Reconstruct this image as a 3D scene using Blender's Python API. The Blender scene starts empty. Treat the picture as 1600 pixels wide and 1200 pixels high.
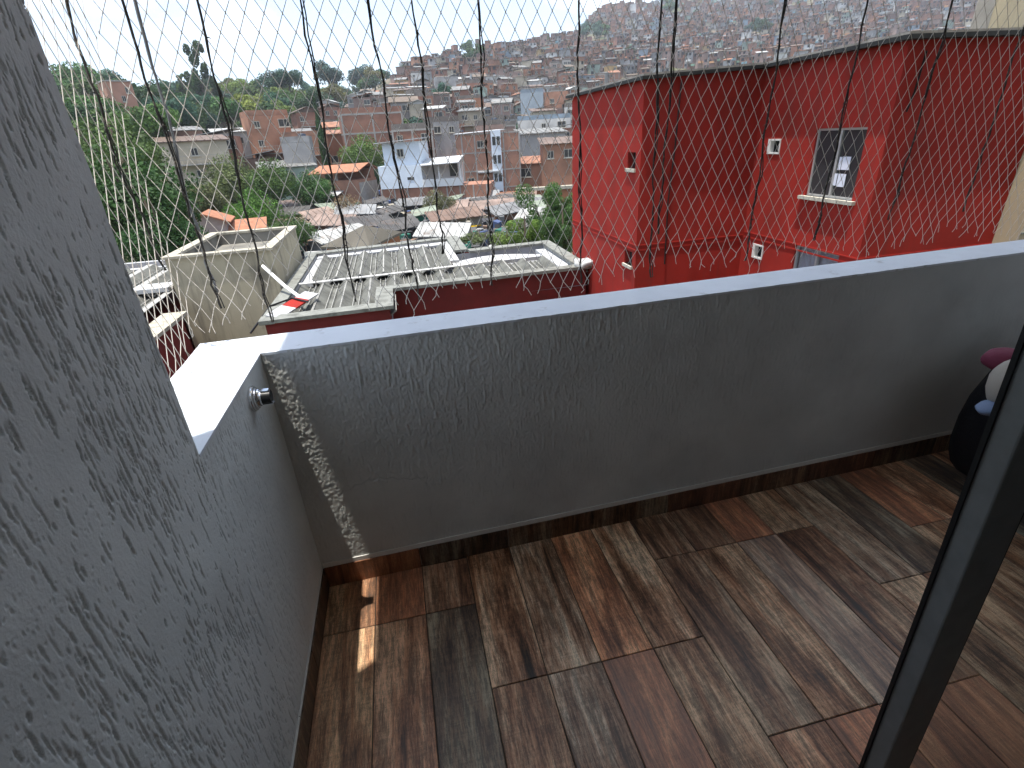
import bpy, math, random
import numpy as np
from mathutils import Matrix, Vector
random.seed(7); rng = np.random.default_rng(7)
sc = bpy.context.scene
col = sc.collection
R_ = math.radians

# ------------------------------------------------------------------ camera, light, exposure
F = 800.0
def _basis():
    y = np.array([605-800, -(224-600), -F]); y /= np.linalg.norm(y)
    d = np.array([900-800, -(2250-600), -F]); d /= np.linalg.norm(d)
    z = -d; z -= z.dot(y)*y; z /= np.linalg.norm(z)
    return np.array([np.cross(y, z), y, z])
RM = _basis(); CAM = np.array([0, 0, 1.5])
cd = bpy.data.cameras.new('camera'); cam = bpy.data.objects.new('camera', cd); col.objects.link(cam)
cd.sensor_width = 36; cd.lens = 18; cd.clip_start = 0.02; cd.clip_end = 6000
cam.matrix_world = Matrix.Translation(Vector(CAM)) @ Matrix([list(r) for r in RM]).to_4x4()
sc.camera = cam
SUN = Vector((0.136, 0.071, -1)).normalized()      # direction the light travels
w = bpy.data.worlds.new('World'); sc.world = w; w.use_nodes = True
nt = w.node_tree; nt.nodes.clear()
def N(nt, t, **k):
    n = nt.nodes.new(t)
    for a, b in k.items():
        if a in n.inputs.keys(): n.inputs[a].default_value = b
        else: setattr(n, a, b)
    return n
out = N(nt, 'ShaderNodeOutputWorld'); bg = N(nt, 'ShaderNodeBackground'); bg.inputs['Strength'].default_value = 0.15
sky = N(nt, 'ShaderNodeTexSky'); sky.sky_type = 'NISHITA'; sky.sun_disc = False
sky.sun_elevation = math.asin(-SUN.z); sky.sun_rotation = math.atan2(-SUN.x, -SUN.y)
sky.air_density = 1.0; sky.dust_density = 3.6; sky.ozone_density = 0.7; sky.altitude = 1500
tc = N(nt, 'ShaderNodeTexCoord'); mp = N(nt, 'ShaderNodeMapping'); mp.inputs['Scale'].default_value = (1, 1, 3.2)
mp.inputs['Location'].default_value = (0.3, 0.1, 0.0)
nz = N(nt, 'ShaderNodeTexNoise'); nz.inputs['Scale'].default_value = 2.6; nz.inputs['Detail'].default_value = 7; nz.inputs['Roughness'].default_value = .55
rp = N(nt, 'ShaderNodeValToRGB'); rp.color_ramp.elements[0].position = .50; rp.color_ramp.elements[1].position = .66
rp.color_ramp.elements[0].color = (.13,.13,.13,1); rp.color_ramp.elements[1].color = (.9,.9,.9,1)
mx = N(nt, 'ShaderNodeMix', data_type='RGBA'); mx.inputs['B'].default_value = (6.7, 7.2, 7.6, 1)
nt.links.new(tc.outputs['Generated'], mp.inputs[0]); nt.links.new(mp.outputs[0], nz.inputs['Vector'])
nt.links.new(nz.outputs['Fac'], rp.inputs[0]); nt.links.new(rp.outputs[0], mx.inputs['Factor'])
nt.links.new(sky.outputs[0], mx.inputs['A']); nt.links.new(mx.outputs['Result'], bg.inputs[0]); nt.links.new(bg.outputs[0], out.inputs[0])
sl = bpy.data.lights.new('sun', 'SUN'); so = bpy.data.objects.new('sun', sl); col.objects.link(so)
sl.energy = 3.6; sl.angle = R_(0.55); sl.color = (1, .95, .87)
so.rotation_euler = SUN.to_track_quat('-Z', 'Y').to_euler()
sc.view_settings.view_transform = 'Standard'; sc.view_settings.look = 'None'
sc.view_settings.exposure = 1.12; sc.view_settings.gamma = 1
sc.render.resolution_x = 1024; sc.render.resolution_y = 768
try:
    sc.cycles.max_bounces = 10; sc.cycles.diffuse_bounces = 6; sc.cycles.transparent_max_bounces = 16; sc.cycles.volume_bounces = 0
    sc.cycles.use_denoising = True; sc.cycles.sample_clamp_indirect = 6
except Exception: pass

# ------------------------------------------------------------------ helpers
def ray(px, py): return RM @ np.array([px-800, -(py-600), -F])
def onz(px, py, z): r = ray(px, py); return CAM + r*(z-CAM[2])/r[2]
def ony(px, py, y): r = ray(px, py); return CAM + r*(y-CAM[1])/r[1]
def onx(px, py, x): r = ray(px, py); return CAM + r*(x-CAM[0])/r[0]
def at(px, py, dist):
    r = ray(px, py); h = math.hypot(r[0], r[1]); return CAM + r*dist/h
def proj(p):
    c = RM.T @ (np.array(p, float)-CAM)
    if c[2] > -1e-3: return (-9999, -9999)
    return (800+F*c[0]/-c[2], 600-F*c[1]/-c[2])
def az_of(p): return math.atan2(p[0], p[1])

class MB:
    def __init__(s): s.v = []; s.f = []; s.m = []; s.c = []; s.cur = 0; s.col = None
    def face(s, pts, m=None, c=None):
        b = len(s.v); s.v += [tuple(p) for p in pts]; s.f.append(tuple(range(b, b+len(pts))))
        s.m.append(s.cur if m is None else m); s.c.append(c or s.col or (1, 1, 1)); return s
    def box(s, a, b, skip='', m=None, c=None, M=None):
        x0, y0, z0 = a; x1, y1, z1 = b
        P = [(x0,y0,z0),(x1,y0,z0),(x1,y1,z0),(x0,y1,z0),(x0,y0,z1),(x1,y0,z1),(x1,y1,z1),(x0,y1,z1)]
        if M is not None: P = [tuple(M @ Vector(p)) for p in P]
        base = len(s.v); s.v += P
        for k, fc in (('-z',(0,3,2,1)),('+z',(4,5,6,7)),('-y',(0,1,5,4)),('+y',(2,3,7,6)),('-x',(3,0,4,7)),('+x',(1,2,6,5))):
            if k in skip: continue
            s.f.append(tuple(base+i for i in fc)); s.m.append(s.cur if m is None else m); s.c.append(c or s.col or (1,1,1))
        return s
    def prism(s, poly, z0, z1, m=None, c=None):
        n = len(poly)
        zt = z1 if hasattr(z1, '__len__') else [z1]*n
        zb = z0 if hasattr(z0, '__len__') else [z0]*n
        ar = sum(poly[i][0]*poly[(i+1)%n][1]-poly[(i+1)%n][0]*poly[i][1] for i in range(n))
        idx = range(n) if ar > 0 else range(n-1, -1, -1)
        P = [(poly[i][0], poly[i][1]) for i in idx]; zt = [zt[i] for i in idx]; zb = [zb[i] for i in idx]
        s.face([(p[0], p[1], zt[i]) for i, p in enumerate(P)], m, c)
        s.face([(P[i][0], P[i][1], zb[i]) for i in range(n-1, -1, -1)], m, c)
        for i in range(n):
            j = (i+1) % n
            s.face([(P[i][0],P[i][1],zb[i]),(P[j][0],P[j][1],zb[j]),(P[j][0],P[j][1],zt[j]),(P[i][0],P[i][1],zt[i])], m, c)
        return s
    def tube(s, pts, r, n=6, m=None, c=None, caps=True):
        pts = [Vector(p) for p in pts]; k = len(pts)
        rs = r if hasattr(r, '__len__') else [r]*k
        base = len(s.v); ref = None
        for i, p in enumerate(pts):
            t = (pts[min(i+1, k-1)]-pts[max(i-1, 0)]).normalized()
            if ref is None: ref = Vector((0,0,1)) if abs(t.z) < .9 else Vector((1,0,0))
            a = t.cross(ref).normalized(); b = a.cross(t); ref = b.cross(t).cross(t)*-1 if False else ref
            for j in range(n):
                an = 2*math.pi*j/n; q = p+(a*math.cos(an)+b*math.sin(an))*rs[i]; s.v.append(tuple(q))
        cc = c or s.col or (1,1,1); mm = s.cur if m is None else m
        for i in range(k-1):
            for j in range(n):
                j2 = (j+1) % n
                s.f.append((base+i*n+j, base+i*n+j2, base+(i+1)*n+j2, base+(i+1)*n+j)); s.m.append(mm); s.c.append(cc)
        if caps:
            s.f.append(tuple(base+j for j in range(n-1,-1,-1))); s.m.append(mm); s.c.append(cc)
            s.f.append(tuple(base+(k-1)*n+j for j in range(n))); s.m.append(mm); s.c.append(cc)
        return s
    def mesh(s, name, mats, smooth=False, color=False, weld=False):
        me = bpy.data.meshes.new(name); me.from_pydata(s.v, [], s.f)
        for mt in (mats if isinstance(mats, (list, tuple)) else [mats]): me.materials.append(mt)
        me.polygons.foreach_set('material_index', s.m)
        if smooth: me.polygons.foreach_set('use_smooth', [True]*len(s.f))
        if color:
            a = me.attributes.new('Col', 'FLOAT_COLOR', 'FACE')
            a.data.foreach_set('color', np.array([(c[0],c[1],c[2],1) for c in s.c], dtype=np.float32).ravel())
        me.update()
        if smooth and weld:
            import bmesh
            bm_ = bmesh.new(); bm_.from_mesh(me); bmesh.ops.remove_doubles(bm_, verts=bm_.verts, dist=1e-5); bm_.to_mesh(me); bm_.free()
        return me
    def build(s, name, mats, parent=None, smooth=False, color=False, loc=None, rz=0, bevel=0):
        return place(s.mesh(name, mats, smooth, color, smooth), name, parent, loc, rz, bevel)
def place(me, name, parent=None, loc=None, rz=0, bevel=0):
    o = bpy.data.objects.new(name, me); col.objects.link(o)
    if parent: o.parent = parent
    if loc is not None: o.location = loc
    if rz: o.rotation_euler.z = rz
    if bevel:
        b = o.modifiers.new('b', 'BEVEL'); b.width = bevel; b.segments = 2; b.limit_method = 'ANGLE'
    return o
def empty(name, loc=(0,0,0), rz=0):
    o = bpy.data.objects.new(name, None); col.objects.link(o); o.location = loc; o.rotation_euler.z = rz; o.empty_display_size = .3; return o
def tag(o, label=None, cat=None, group=None, kind=None):
    if label: o['label'] = label
    if cat: o['category'] = cat
    if group: o['group'] = group
    if kind: o['kind'] = kind
    return o
def np_mesh(name, V, Fq, mat, smooth=True):
    me = bpy.data.meshes.new(name)
    me.vertices.add(len(V)); me.vertices.foreach_set('co', V.astype(np.float32).ravel())
    k = Fq.shape[1]
    me.loops.add(Fq.size); me.loops.foreach_set('vertex_index', Fq.astype(np.int32).ravel())
    me.polygons.add(len(Fq)); me.polygons.foreach_set('loop_start', np.arange(0, Fq.size, k, dtype=np.int32))
    me.polygons.foreach_set('loop_total', np.full(len(Fq), k, dtype=np.int32))
    if smooth: me.polygons.foreach_set('use_smooth', np.ones(len(Fq), dtype=bool))
    me.materials.append(mat); me.update(calc_edges=True); return me
def gridfaces(nu, nv):
    i = np.arange(nu*nv).reshape(nv, nu)
    return np.stack([i[:-1,:-1], i[:-1,1:], i[1:,1:], i[1:,:-1]], -1).reshape(-1, 4)

# ------------------------------------------------------------------ materials
def mat(name, base, rough=.8, metal=0, spec=.3, noise=None, bump=None, col2=None, vary=0, usecol=False, attr=False, extra=None):
    """noise=(scale, lo, hi) multiplies colour; bump=(scale, strength, dist); col2=(colour, scale, p0, p1) stains"""
    m = bpy.data.materials.new(name); m.use_nodes = True; t = m.node_tree; L = t.links.new
    b = t.nodes['Principled BSDF']; b.inputs['Roughness'].default_value = rough; b.inputs['Metallic'].default_value = metal
    b.inputs['Specular IOR Level'].default_value = spec
    tcn = N(t, 'ShaderNodeTexCoord'); co = tcn.outputs['Object']
    if attr:
        a = N(t, 'ShaderNodeAttribute'); a.attribute_name = 'Col'; cur = a.outputs['Color']
        co = N(t, 'ShaderNodeNewGeometry').outputs['Position']
    elif usecol:
        cur = N(t, 'ShaderNodeObjectInfo').outputs['Color']
    else:
        rgb = N(t, 'ShaderNodeRGB'); rgb.outputs[0].default_value = (*base, 1); cur = rgb.outputs[0]
    if vary or usecol:
        oi = N(t, 'ShaderNodeObjectInfo'); ad = N(t, 'ShaderNodeVectorMath', operation='ADD'); ml = N(t, 'ShaderNodeMath', operation='MULTIPLY'); ml.inputs[1].default_value = 137.
        L(oi.outputs['Random'], ml.inputs[0]); L(co, ad.inputs[0]); L(ml.outputs[0], ad.inputs[1]); co = ad.outputs[0]
    if col2:
        n = N(t, 'ShaderNodeTexNoise'); n.inputs['Scale'].default_value = col2[1]; n.inputs['Detail'].default_value = 6; n.inputs['Roughness'].default_value = .65
        r = N(t, 'ShaderNodeValToRGB'); r.color_ramp.elements[0].position = col2[2]; r.color_ramp.elements[1].position = col2[3]
        x = N(t, 'ShaderNodeMix', data_type='RGBA'); x.inputs['B'].default_value = (*col2[0], 1)
        L(co, n.inputs['Vector']); L(n.outputs['Fac'], r.inputs[0]); L(r.outputs[0], x.inputs['Factor']); L(cur, x.inputs['A']); cur = x.outputs['Result']
    if noise:
        n = N(t, 'ShaderNodeTexNoise'); n.inputs['Scale'].default_value = noise[0]; n.inputs['Detail'].default_value = 5
        r = N(t, 'ShaderNodeMapRange'); r.inputs[1].default_value = .3; r.inputs[2].default_value = .7; r.inputs[3].default_value = noise[1]; r.inputs[4].default_value = noise[2]
        x = N(t, 'ShaderNodeVectorMath', operation='MULTIPLY')
        L(co, n.inputs['Vector']); L(n.outputs['Fac'], r.inputs[0]); L(cur, x.inputs[0]); L(r.outputs[0], x.inputs[1]); cur = x.outputs[0]
    if extra:   # (colour, amount): weather streaks running down the wall
        mpn = N(t, 'ShaderNodeMapping'); mpn.inputs['Scale'].default_value = (4.5, 4.5, .45); L(co, mpn.inputs[0])
        n = N(t, 'ShaderNodeTexNoise'); n.inputs['Scale'].default_value = 1; n.inputs['Detail'].default_value = 8; n.inputs['Roughness'].default_value = .65; L(mpn.outputs[0], n.inputs['Vector'])
        r = N(t, 'ShaderNodeMapRange'); r.inputs[1].default_value = .50; r.inputs[2].default_value = .72; r.inputs[3].default_value = 0; r.inputs[4].default_value = extra[1]; L(n.outputs['Fac'], r.inputs[0])
        x = N(t, 'ShaderNodeMix', data_type='RGBA'); x.inputs['B'].default_value = (*extra[0], 1); L(r.outputs[0], x.inputs['Factor']); L(cur, x.inputs['A']); cur = x.outputs['Result']
    L(cur, b.inputs['Base Color'])
    if bump:
        n = N(t, 'ShaderNodeTexNoise'); n.inputs['Scale'].default_value = bump[0]; n.inputs['Detail'].default_value = 4
        bp = N(t, 'ShaderNodeBump'); bp.inputs['Strength'].default_value = bump[1]; bp.inputs['Distance'].default_value = bump[2]
        L(co, n.inputs['Vector']); L(n.outputs['Fac'], bp.inputs['Height']); L(bp.outputs[0], b.inputs['Normal'])
    return m
M_st = mat('stucco_grey', (.66,.68,.655), .75, bump=(260,.35,.002), noise=(5,.90,1.06), col2=((.54,.56,.54),3.0,.5,.8))
M_st2 = mat('stucco_parapet', (.62,.635,.61), .78, bump=(230,.4,.002), noise=(3,.88,1.08), col2=((.49,.50,.48),2.2,.5,.8))
M_white = mat('white_coping_paint', (.74,.77,.80), .55, bump=(40,.25,.004), noise=(9,.93,1.03), col2=((.50,.50,.49),11,.60,.70))
M_plain = mat('plain_plaster', (.74,.73,.69), .8, bump=(80,.2,.002), noise=(4,.9,1.05))
M_ceil = mat('ceiling_paint', (.85,.84,.81), .8, noise=(3,.95,1.03))
M_grout = mat('dark_grout', (.07,.06,.05), .8)
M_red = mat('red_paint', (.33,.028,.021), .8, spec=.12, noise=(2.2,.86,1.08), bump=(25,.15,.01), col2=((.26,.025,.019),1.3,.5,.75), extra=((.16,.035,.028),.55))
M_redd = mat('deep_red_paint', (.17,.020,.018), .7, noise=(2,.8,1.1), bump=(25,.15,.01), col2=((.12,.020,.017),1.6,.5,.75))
M_cream = mat('cream_plaster', (.47,.42,.30), .8, noise=(1.6,.84,1.08), bump=(30,.2,.01), col2=((.24,.215,.17),1.5,.55,.75), extra=((.13,.12,.10),.75))
M_cream2 = mat('cream_wall_clean', (.50,.43,.30), .8, noise=(1.6,.92,1.05), bump=(30,.2,.01), extra=((.33,.29,.22),.5))
M_cap = mat('weathered_cap', (.20,.205,.185), .8, noise=(6,.75,1.2), bump=(40,.3,.01), col2=((.10,.10,.088),5,.5,.7))
M_capw = mat('pale_weathered_cap', (.42,.39,.31), .8, noise=(8,.75,1.15), bump=(40,.3,.01), col2=((.20,.18,.14),7,.5,.7))
M_memb = mat('white_membrane', (.46,.465,.465), .5, noise=(4,.8,1.1), bump=(14,.4,.02), col2=((.26,.26,.26),6,.55,.75))
M_grave = mat('grey_membrane', (.30,.31,.33), .6, noise=(5,.8,1.1))
M_blk = mat('black_edge', (.02,.021,.02), .6, noise=(9,.6,1.5))
M_rust = mat('roof_top_sheet', (.30,.28,.25), .7, noise=(6,.7,1.2))
M_dark = mat('window_dark', (.04,.043,.046), .15, spec=.6)
M_alu = mat('aluminium_frame', (.55,.56,.56), .4, metal=.5)
M_wframe = mat('white_frame', (.72,.72,.70), .5)
M_sill = mat('cement_sill', (.55,.52,.44), .8, noise=(12,.7,1.1))
M_paper = mat('paper', (.72,.74,.85), .8)
M_curt = mat('lilac_curtain', (.42,.40,.50), .8, bump=(30,.4,.02))
M_chrome = mat('chrome', (.75,.75,.76), .12, metal=1)
M_bplas = mat('black_plastic', (.012,.012,.013), .35)
M_door = mat('dark_aluminium', (.20,.21,.205), .5, metal=.2, spec=.5, noise=(30,.9,1.1))
M_gask = mat('door_rubber', (.012,.013,.013), .5)
M_net = mat('net_nylon', (.74,.68,.60), .5)
M_cord = mat('dark_cord', (.05,.045,.04), .8, col2=((.20,.17,.13),60,.55,.65))
M_cable = mat('grey_cable', (.26,.26,.26), .6)
M_tree = None
M_ground = mat('earth', (.13,.105,.075), .95, noise=(.12,.6,1.3), col2=((.07,.085,.035),.05,.42,.6))
M_asph = mat('asphalt', (.11,.11,.11), .9, noise=(.8,.8,1.15))
M_wallo = mat('house_wall', (.3,.3,.3), .85, usecol=True, noise=(.55,.72,1.15), bump=(6,.3,.05))
M_rooft = mat('tin_roof', (.5,.5,.5), .6, usecol=True, noise=(.9,.6,1.15), bump=(5,.3,.04), col2=((.17,.12,.09),.7,.56,.72))
M_conc = mat('concrete_frame', (.36,.34,.31), .85, noise=(2,.8,1.1))
M_far = mat('far_house_surfaces', (.3,.3,.3), .85, attr=True, noise=(.25,.7,1.2))
M_wood_t = mat('trunk_bark', (.09,.07,.05), .9, noise=(3,.7,1.2))
M_fab = mat('black_fabric', (.014,.014,.017), .85, bump=(60,.4,.01))
M_pink = mat('pink_fabric', (.17,.03,.055), .75, bump=(60,.3,.005))
M_creamf = mat('cream_fabric', (.42,.37,.30), .8, bump=(60,.3,.005))
M_blue = mat('pale_blue_cloth', (.20,.26,.38), .7, bump=(20,.5,.01))
M_maroon = mat('maroon_fabric', (.12,.02,.02), .8)
M_yel = mat('yellow_truck_paint', (.75,.48,.02), .4)
M_tyre = mat('tyre_rubber', (.02,.02,.02), .8)
M_green = mat('green_tarp', (.03,.22,.14), .7)

def corr_mat():
    m = mat('fibre_cement', (.135,.137,.122), .85, noise=(3.5,.7,1.2), bump=(45,.35,.01), col2=((.075,.075,.066),2.6,.47,.68), vary=1)
    return m
M_corr = corr_mat()
M_corrw = mat('painted_ridge', (.38,.375,.35), .7, noise=(22,.55,1.1))

def leaf_mat():
    m = bpy.data.materials.new('foliage'); m.use_nodes = True; t = m.node_tree; L = t.links.new
    b = t.nodes['Principled BSDF']; b.inputs['Roughness'].default_value = .6; b.inputs['Specular IOR Level'].default_value = .2
    oi = N(t, 'ShaderNodeObjectInfo'); tcn = N(t, 'ShaderNodeTexCoord')
    ad = N(t, 'ShaderNodeVectorMath', operation='ADD'); L(tcn.outputs['Object'], ad.inputs[0]); L(oi.outputs['Random'], ad.inputs[1])
    n = N(t, 'ShaderNodeTexNoise'); n.inputs['Scale'].default_value = 2.3; n.inputs['Detail'].default_value = 8; L(ad.outputs[0], n.inputs['Vector'])
    r = N(t, 'ShaderNodeMapRange'); r.inputs[1].default_value = .3; r.inputs[2].default_value = .7; r.inputs[3].default_value = .5; r.inputs[4].default_value = 1.6
    L(n.outputs['Fac'], r.inputs[0])
    x = N(t, 'ShaderNodeVectorMath', operation='MULTIPLY'); L(oi.outputs['Color'], x.inputs[0]); L(r.outputs[0], x.inputs[1]); L(x.outputs[0], b.inputs['Base Color'])
    tr = N(t, 'ShaderNodeBsdfTranslucent'); L(x.outputs[0], tr.inputs[0]); ms = N(t, 'ShaderNodeMixShader'); ms.inputs[0].default_value = .3
    o = t.nodes['Material Output']; L(b.outputs[0], ms.inputs[1]); L(tr.outputs[0], ms.inputs[2]); L(ms.outputs[0], o.inputs[0]); return m
M_leaf = leaf_mat()

def glass_mat():
    m = bpy.data.materials.new('window_glass'); m.use_nodes = True; t = m.node_tree; L = t.links.new; t.nodes.remove(t.nodes['Principled BSDF'])
    tr = N(t, 'ShaderNodeBsdfTransparent'); tr.inputs[0].default_value = (.90,.93,.92,1); gl = N(t, 'ShaderNodeBsdfGlossy'); gl.inputs['Roughness'].default_value = .03
    lw = N(t, 'ShaderNodeLayerWeight'); lw.inputs['Blend'].default_value = .5; pw = N(t, 'ShaderNodeMath', operation='POWER'); pw.inputs[1].default_value = 4.; ma = N(t, 'ShaderNodeMath', operation='MULTIPLY_ADD'); ma.inputs[1].default_value = .8; ma.inputs[2].default_value = .03; ms = N(t, 'ShaderNodeMixShader')
    L(lw.outputs['Facing'], pw.inputs[0]); L(pw.outputs[0], ma.inputs[0]); L(ma.outputs[0], ms.inputs[0]); L(tr.outputs[0], ms.inputs[1]); L(gl.outputs[0], ms.inputs[2]); L(ms.outputs[0], t.nodes['Material Output'].inputs[0]); return m
M_glass = glass_mat()

def plank_mat():
    m = bpy.data.materials.new('worn_wood_tile'); m.use_nodes = True; t = m.node_tree; L = t.links.new
    b = t.nodes['Principled BSDF']; b.inputs['Roughness'].default_value = .42; b.inputs['Specular IOR Level'].default_value = .45
    tcn = N(t, 'ShaderNodeTexCoord'); oi = N(t, 'ShaderNodeObjectInfo')
    ml = N(t, 'ShaderNodeMath', operation='MULTIPLY'); ml.inputs[1].default_value = 231.7; L(oi.outputs['Random'], ml.inputs[0])
    ad = N(t, 'ShaderNodeVectorMath', operation='ADD'); L(tcn.outputs['Object'], ad.inputs[0]); L(ml.outputs[0], ad.inputs[1])
    def noise(sx, sy, det=6, rough=.6, dist=0):
        mpn = N(t, 'ShaderNodeMapping'); mpn.inputs['Scale'].default_value = (sx, sy, sx); L(ad.outputs[0], mpn.inputs[0])
        n = N(t, 'ShaderNodeTexNoise'); n.inputs['Scale'].default_value = 1; n.inputs['Detail'].default_value = det; n.inputs['Roughness'].default_value = rough
        n.inputs['Distortion'].default_value = dist; L(mpn.outputs[0], n.inputs['Vector']); return n.outputs['Fac']
    a = noise(13, 1.6, 6, .6, 1.0); bb = noise(85, 5, 12, .9, .4); c = noise(14, 130, 4, .7); d = noise(6, 2.5, 4, .6, .5)
    def comb(x, kx, y, ky):
        m1 = N(t, 'ShaderNodeMath', operation='MULTIPLY'); m1.inputs[1].default_value = kx; L(x, m1.inputs[0])
        m2 = N(t, 'ShaderNodeMath', operation='MULTIPLY_ADD'); m2.inputs[1].default_value = ky; L(y, m2.inputs[0]); L(m1.outputs[0], m2.inputs[2]); return m2.outputs[0]
    s = comb(a, .43, bb, .38); s = comb(s, 1.0, c, .035); s = comb(s, 1.0, d, .20)
    r = N(t, 'ShaderNodeValToRGB'); e = r.color_ramp.elements
    e[0].position = .415; e[0].color = (.035,.021,.013,1); e[1].position = .585; e[1].color = (.68,.58,.47,1)
    for p, cc in ((.455,(.12,.064,.038,1)),(.495,(.29,.165,.105,1)),(.54,(.48,.34,.25,1))):
        k = e.new(p); k.color = cc
    L(s, r.inputs[0])
    x = N(t, 'ShaderNodeVectorMath', operation='MULTIPLY'); L(r.outputs[0], x.inputs[0]); L(oi.outputs['Color'], x.inputs[1])
    wm = N(t, 'ShaderNodeVectorMath', operation='MULTIPLY'); wm.inputs[1].default_value = (1.10,1.0,.86); L(x.outputs[0], wm.inputs[0]); x = wm
    e2 = noise(38, 4.5, 12, .95, .2); e3 = noise(5, 120, 8, .9)
    es = comb(e2, .86, e3, .14); er = N(t, 'ShaderNodeMapRange'); er.inputs[1].default_value = .465; er.inputs[2].default_value = .54; er.inputs[3].default_value = .36; er.inputs[4].default_value = 1.35; L(es, er.inputs[0])
    x2 = N(t, 'ShaderNodeVectorMath', operation='MULTIPLY'); L(x.outputs[0], x2.inputs[0]); L(er.outputs[0], x2.inputs[1]); x = x2
    # flat worn layer that mutes some planks toward their own tint
    mr = N(t, 'ShaderNodeMix', data_type='RGBA'); L(oi.outputs['Alpha'], mr.inputs['Factor'])
    sc2 = N(t, 'ShaderNodeVectorMath', operation='SCALE'); sc2.inputs['Scale'].default_value = .22; L(oi.outputs['Color'], sc2.inputs[0])
    nn = N(t, 'ShaderNodeMapRange'); nn.inputs[1].default_value = .3; nn.inputs[2].default_value = .7; nn.inputs[3].default_value = .45; nn.inputs[4].default_value = 1.4; L(bb, nn.inputs[0])
    s3 = N(t, 'ShaderNodeVectorMath', operation='MULTIPLY'); L(sc2.outputs[0], s3.inputs[0]); L(nn.outputs[0], s3.inputs[1])
    L(x.outputs[0], mr.inputs['A']); L(s3.outputs[0], mr.inputs['B']); L(mr.outputs['Result'], b.inputs['Base Color'])
    bp = N(t, 'ShaderNodeBump'); bp.inputs['Strength'].default_value = .35; bp.inputs['Distance'].default_value = .0015; L(s, bp.inputs['Height']); L(bp.outputs[0], b.inputs['Normal'])
    rr = N(t, 'ShaderNodeMapRange'); rr.inputs[1].default_value = .4; rr.inputs[2].default_value = .65; rr.inputs[3].default_value = .34; rr.inputs[4].default_value = .55; L(s, rr.inputs[0]); L(rr.outputs[0], b.inputs['Roughness'])
    return m
M_plank = plank_mat()

# ------------------------------------------------------------------ terrain
YH = lambda px: 226-.082*(px-605)
def colpt(px0, py, r):
    yh = YH(px0); px = px0+(py-yh)*(900-px0)/(2250-yh)
    v = ray(px, py); return v[2]/math.hypot(v[0], v[1])
TC = [
 (-300, [(6,-7.5,0),(30,-8.5,0),(60,-7,0),(100,0,240),(150,0,195),(200,0,172),(300,0,180),(1500,0,215)]),
 (150, [(6,-7.5,0),(30,-8.5,0),(60,-7.5,0),(90,0,250),(130,0,218),(180,0,184),(220,0,170),(300,0,180),(1500,0,215)]),
 (330, [(6,-7.5,0),(45,-7.5,0),(72,-5.5,0),(88,0,290),(110,0,250),(140,0,224),(180,0,202),(230,0,187),(270,0,185),(350,0,195),(1500,0,215)]),
 (450, [(6,-7.5,0),(45,-7,0),(72,-6.2,0),(90,0,293),(110,0,256),(150,0,226),(190,0,203),(240,0,182),(280,0,172),(360,0,185),(1500,0,205)]),
 (560, [(6,-7.5,0),(45,-6.5,0),(74,-6,0),(90,0,288),(110,0,250),(150,0,214),(220,0,188),(300,0,168),(400,0,153),(500,0,168),(1500,0,200)]),
 (650, [(6,-7.5,0),(45,-6.5,0),(75,-6.2,0),(95,0,258),(150,0,202),(220,0,165),(320,0,128),(400,0,113),(520,0,140),(1500,0,190)]),
 (750, [(6,-7.5,0),(45,-6.5,0),(78,-7.2,0),(110,0,248),(160,0,200),(240,0,154),(350,0,108),(440,0,88),(600,0,120),(1500,0,150)]),
 (850, [(6,-7.5,0),(45,-6.5,0),(75,-7.8,0),(100,0,272),(160,0,196),(250,0,145),(400,0,100),(520,0,72),(700,0,100),(1500,0,120)]),
 (950, [(6,-7.5,0),(60,-7.5,0),(100,0,262),(160,0,194),(260,0,145),(400,0,100),(600,0,50),(760,0,16),(950,0,60),(1500,0,100)]),
 (1100,[(6,-7.5,0),(60,-7.5,0),(100,0,250),(160,0,186),(260,0,142),(400,0,96),(700,0,22),(1000,0,-45),(1500,0,20)]),
 (1300,[(6,-7.5,0),(60,-7,0),(100,0,230),(200,0,160),(400,0,90),(700,0,15),(1000,0,-65),(1500,0,-10)]),
 (1700,[(6,-7.5,0),(60,-7,0),(100,0,215),(200,0,150),(400,0,80),(700,0,5),(1000,0,-70),(1500,0,-10)]),
]
_az = []; _R = np.geomspace(6, 1600, 160); _E = []
for px0, kn in TC:
    v = ray(px0, YH(px0)); _az.append(math.atan2(v[0], v[1]))
    rr = [k[0] for k in kn]; ee = [(k[1]-1.5)/k[0] if k[1] else colpt(px0, k[2], k[0]) for k in kn]
    zz = [e*r+1.5 for e, r in zip(ee, rr)]
    _E.append(np.interp(_R, rr, zz))
_az = np.array(_az); _E = np.array(_E); _LR = np.log(_R)
def terr(x, y):
    a = math.atan2(x, y); r = min(max(math.hypot(x, y), 6.), 1600.)
    a = min(max(a, _az[0]), _az[-1])
    i = min(max(int(np.searchsorted(_az, a))-1, 0), len(_az)-2); t = (a-_az[i])/(_az[i+1]-_az[i]); t = t*t*(3-2*t)
    lr = math.log(r); k = (lr-_LR[0])/(_LR[1]-_LR[0]); j = min(int(k), len(_R)-2); s = k-j
    z0 = _E[i][j]*(1-s)+_E[i][j+1]*s; z1 = _E[i+1][j]*(1-s)+_E[i+1][j+1]*s
    z = z0*(1-t)+z1*t
    bump = (math.sin(x*.045+1.3)*math.cos(y*.037)+.5*math.sin(x*.11+y*.09))*min(2.2, max(0, (r-90)*.012))
    back = abs(math.atan2(x, y))
    return z+bump
azs = np.concatenate([np.linspace(-math.pi, _az[0], 30, endpoint=False), np.linspace(_az[0], _az[-1], 220), np.linspace(_az[-1], math.pi, 31)[1:]])
rs = np.concatenate([[0.01], np.geomspace(6, 1600, 130)])
V = []
for r in rs:
    for a in azs:
        x, y = r*math.sin(a), r*math.cos(a); V.append((x, y, terr(x, y)))
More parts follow.
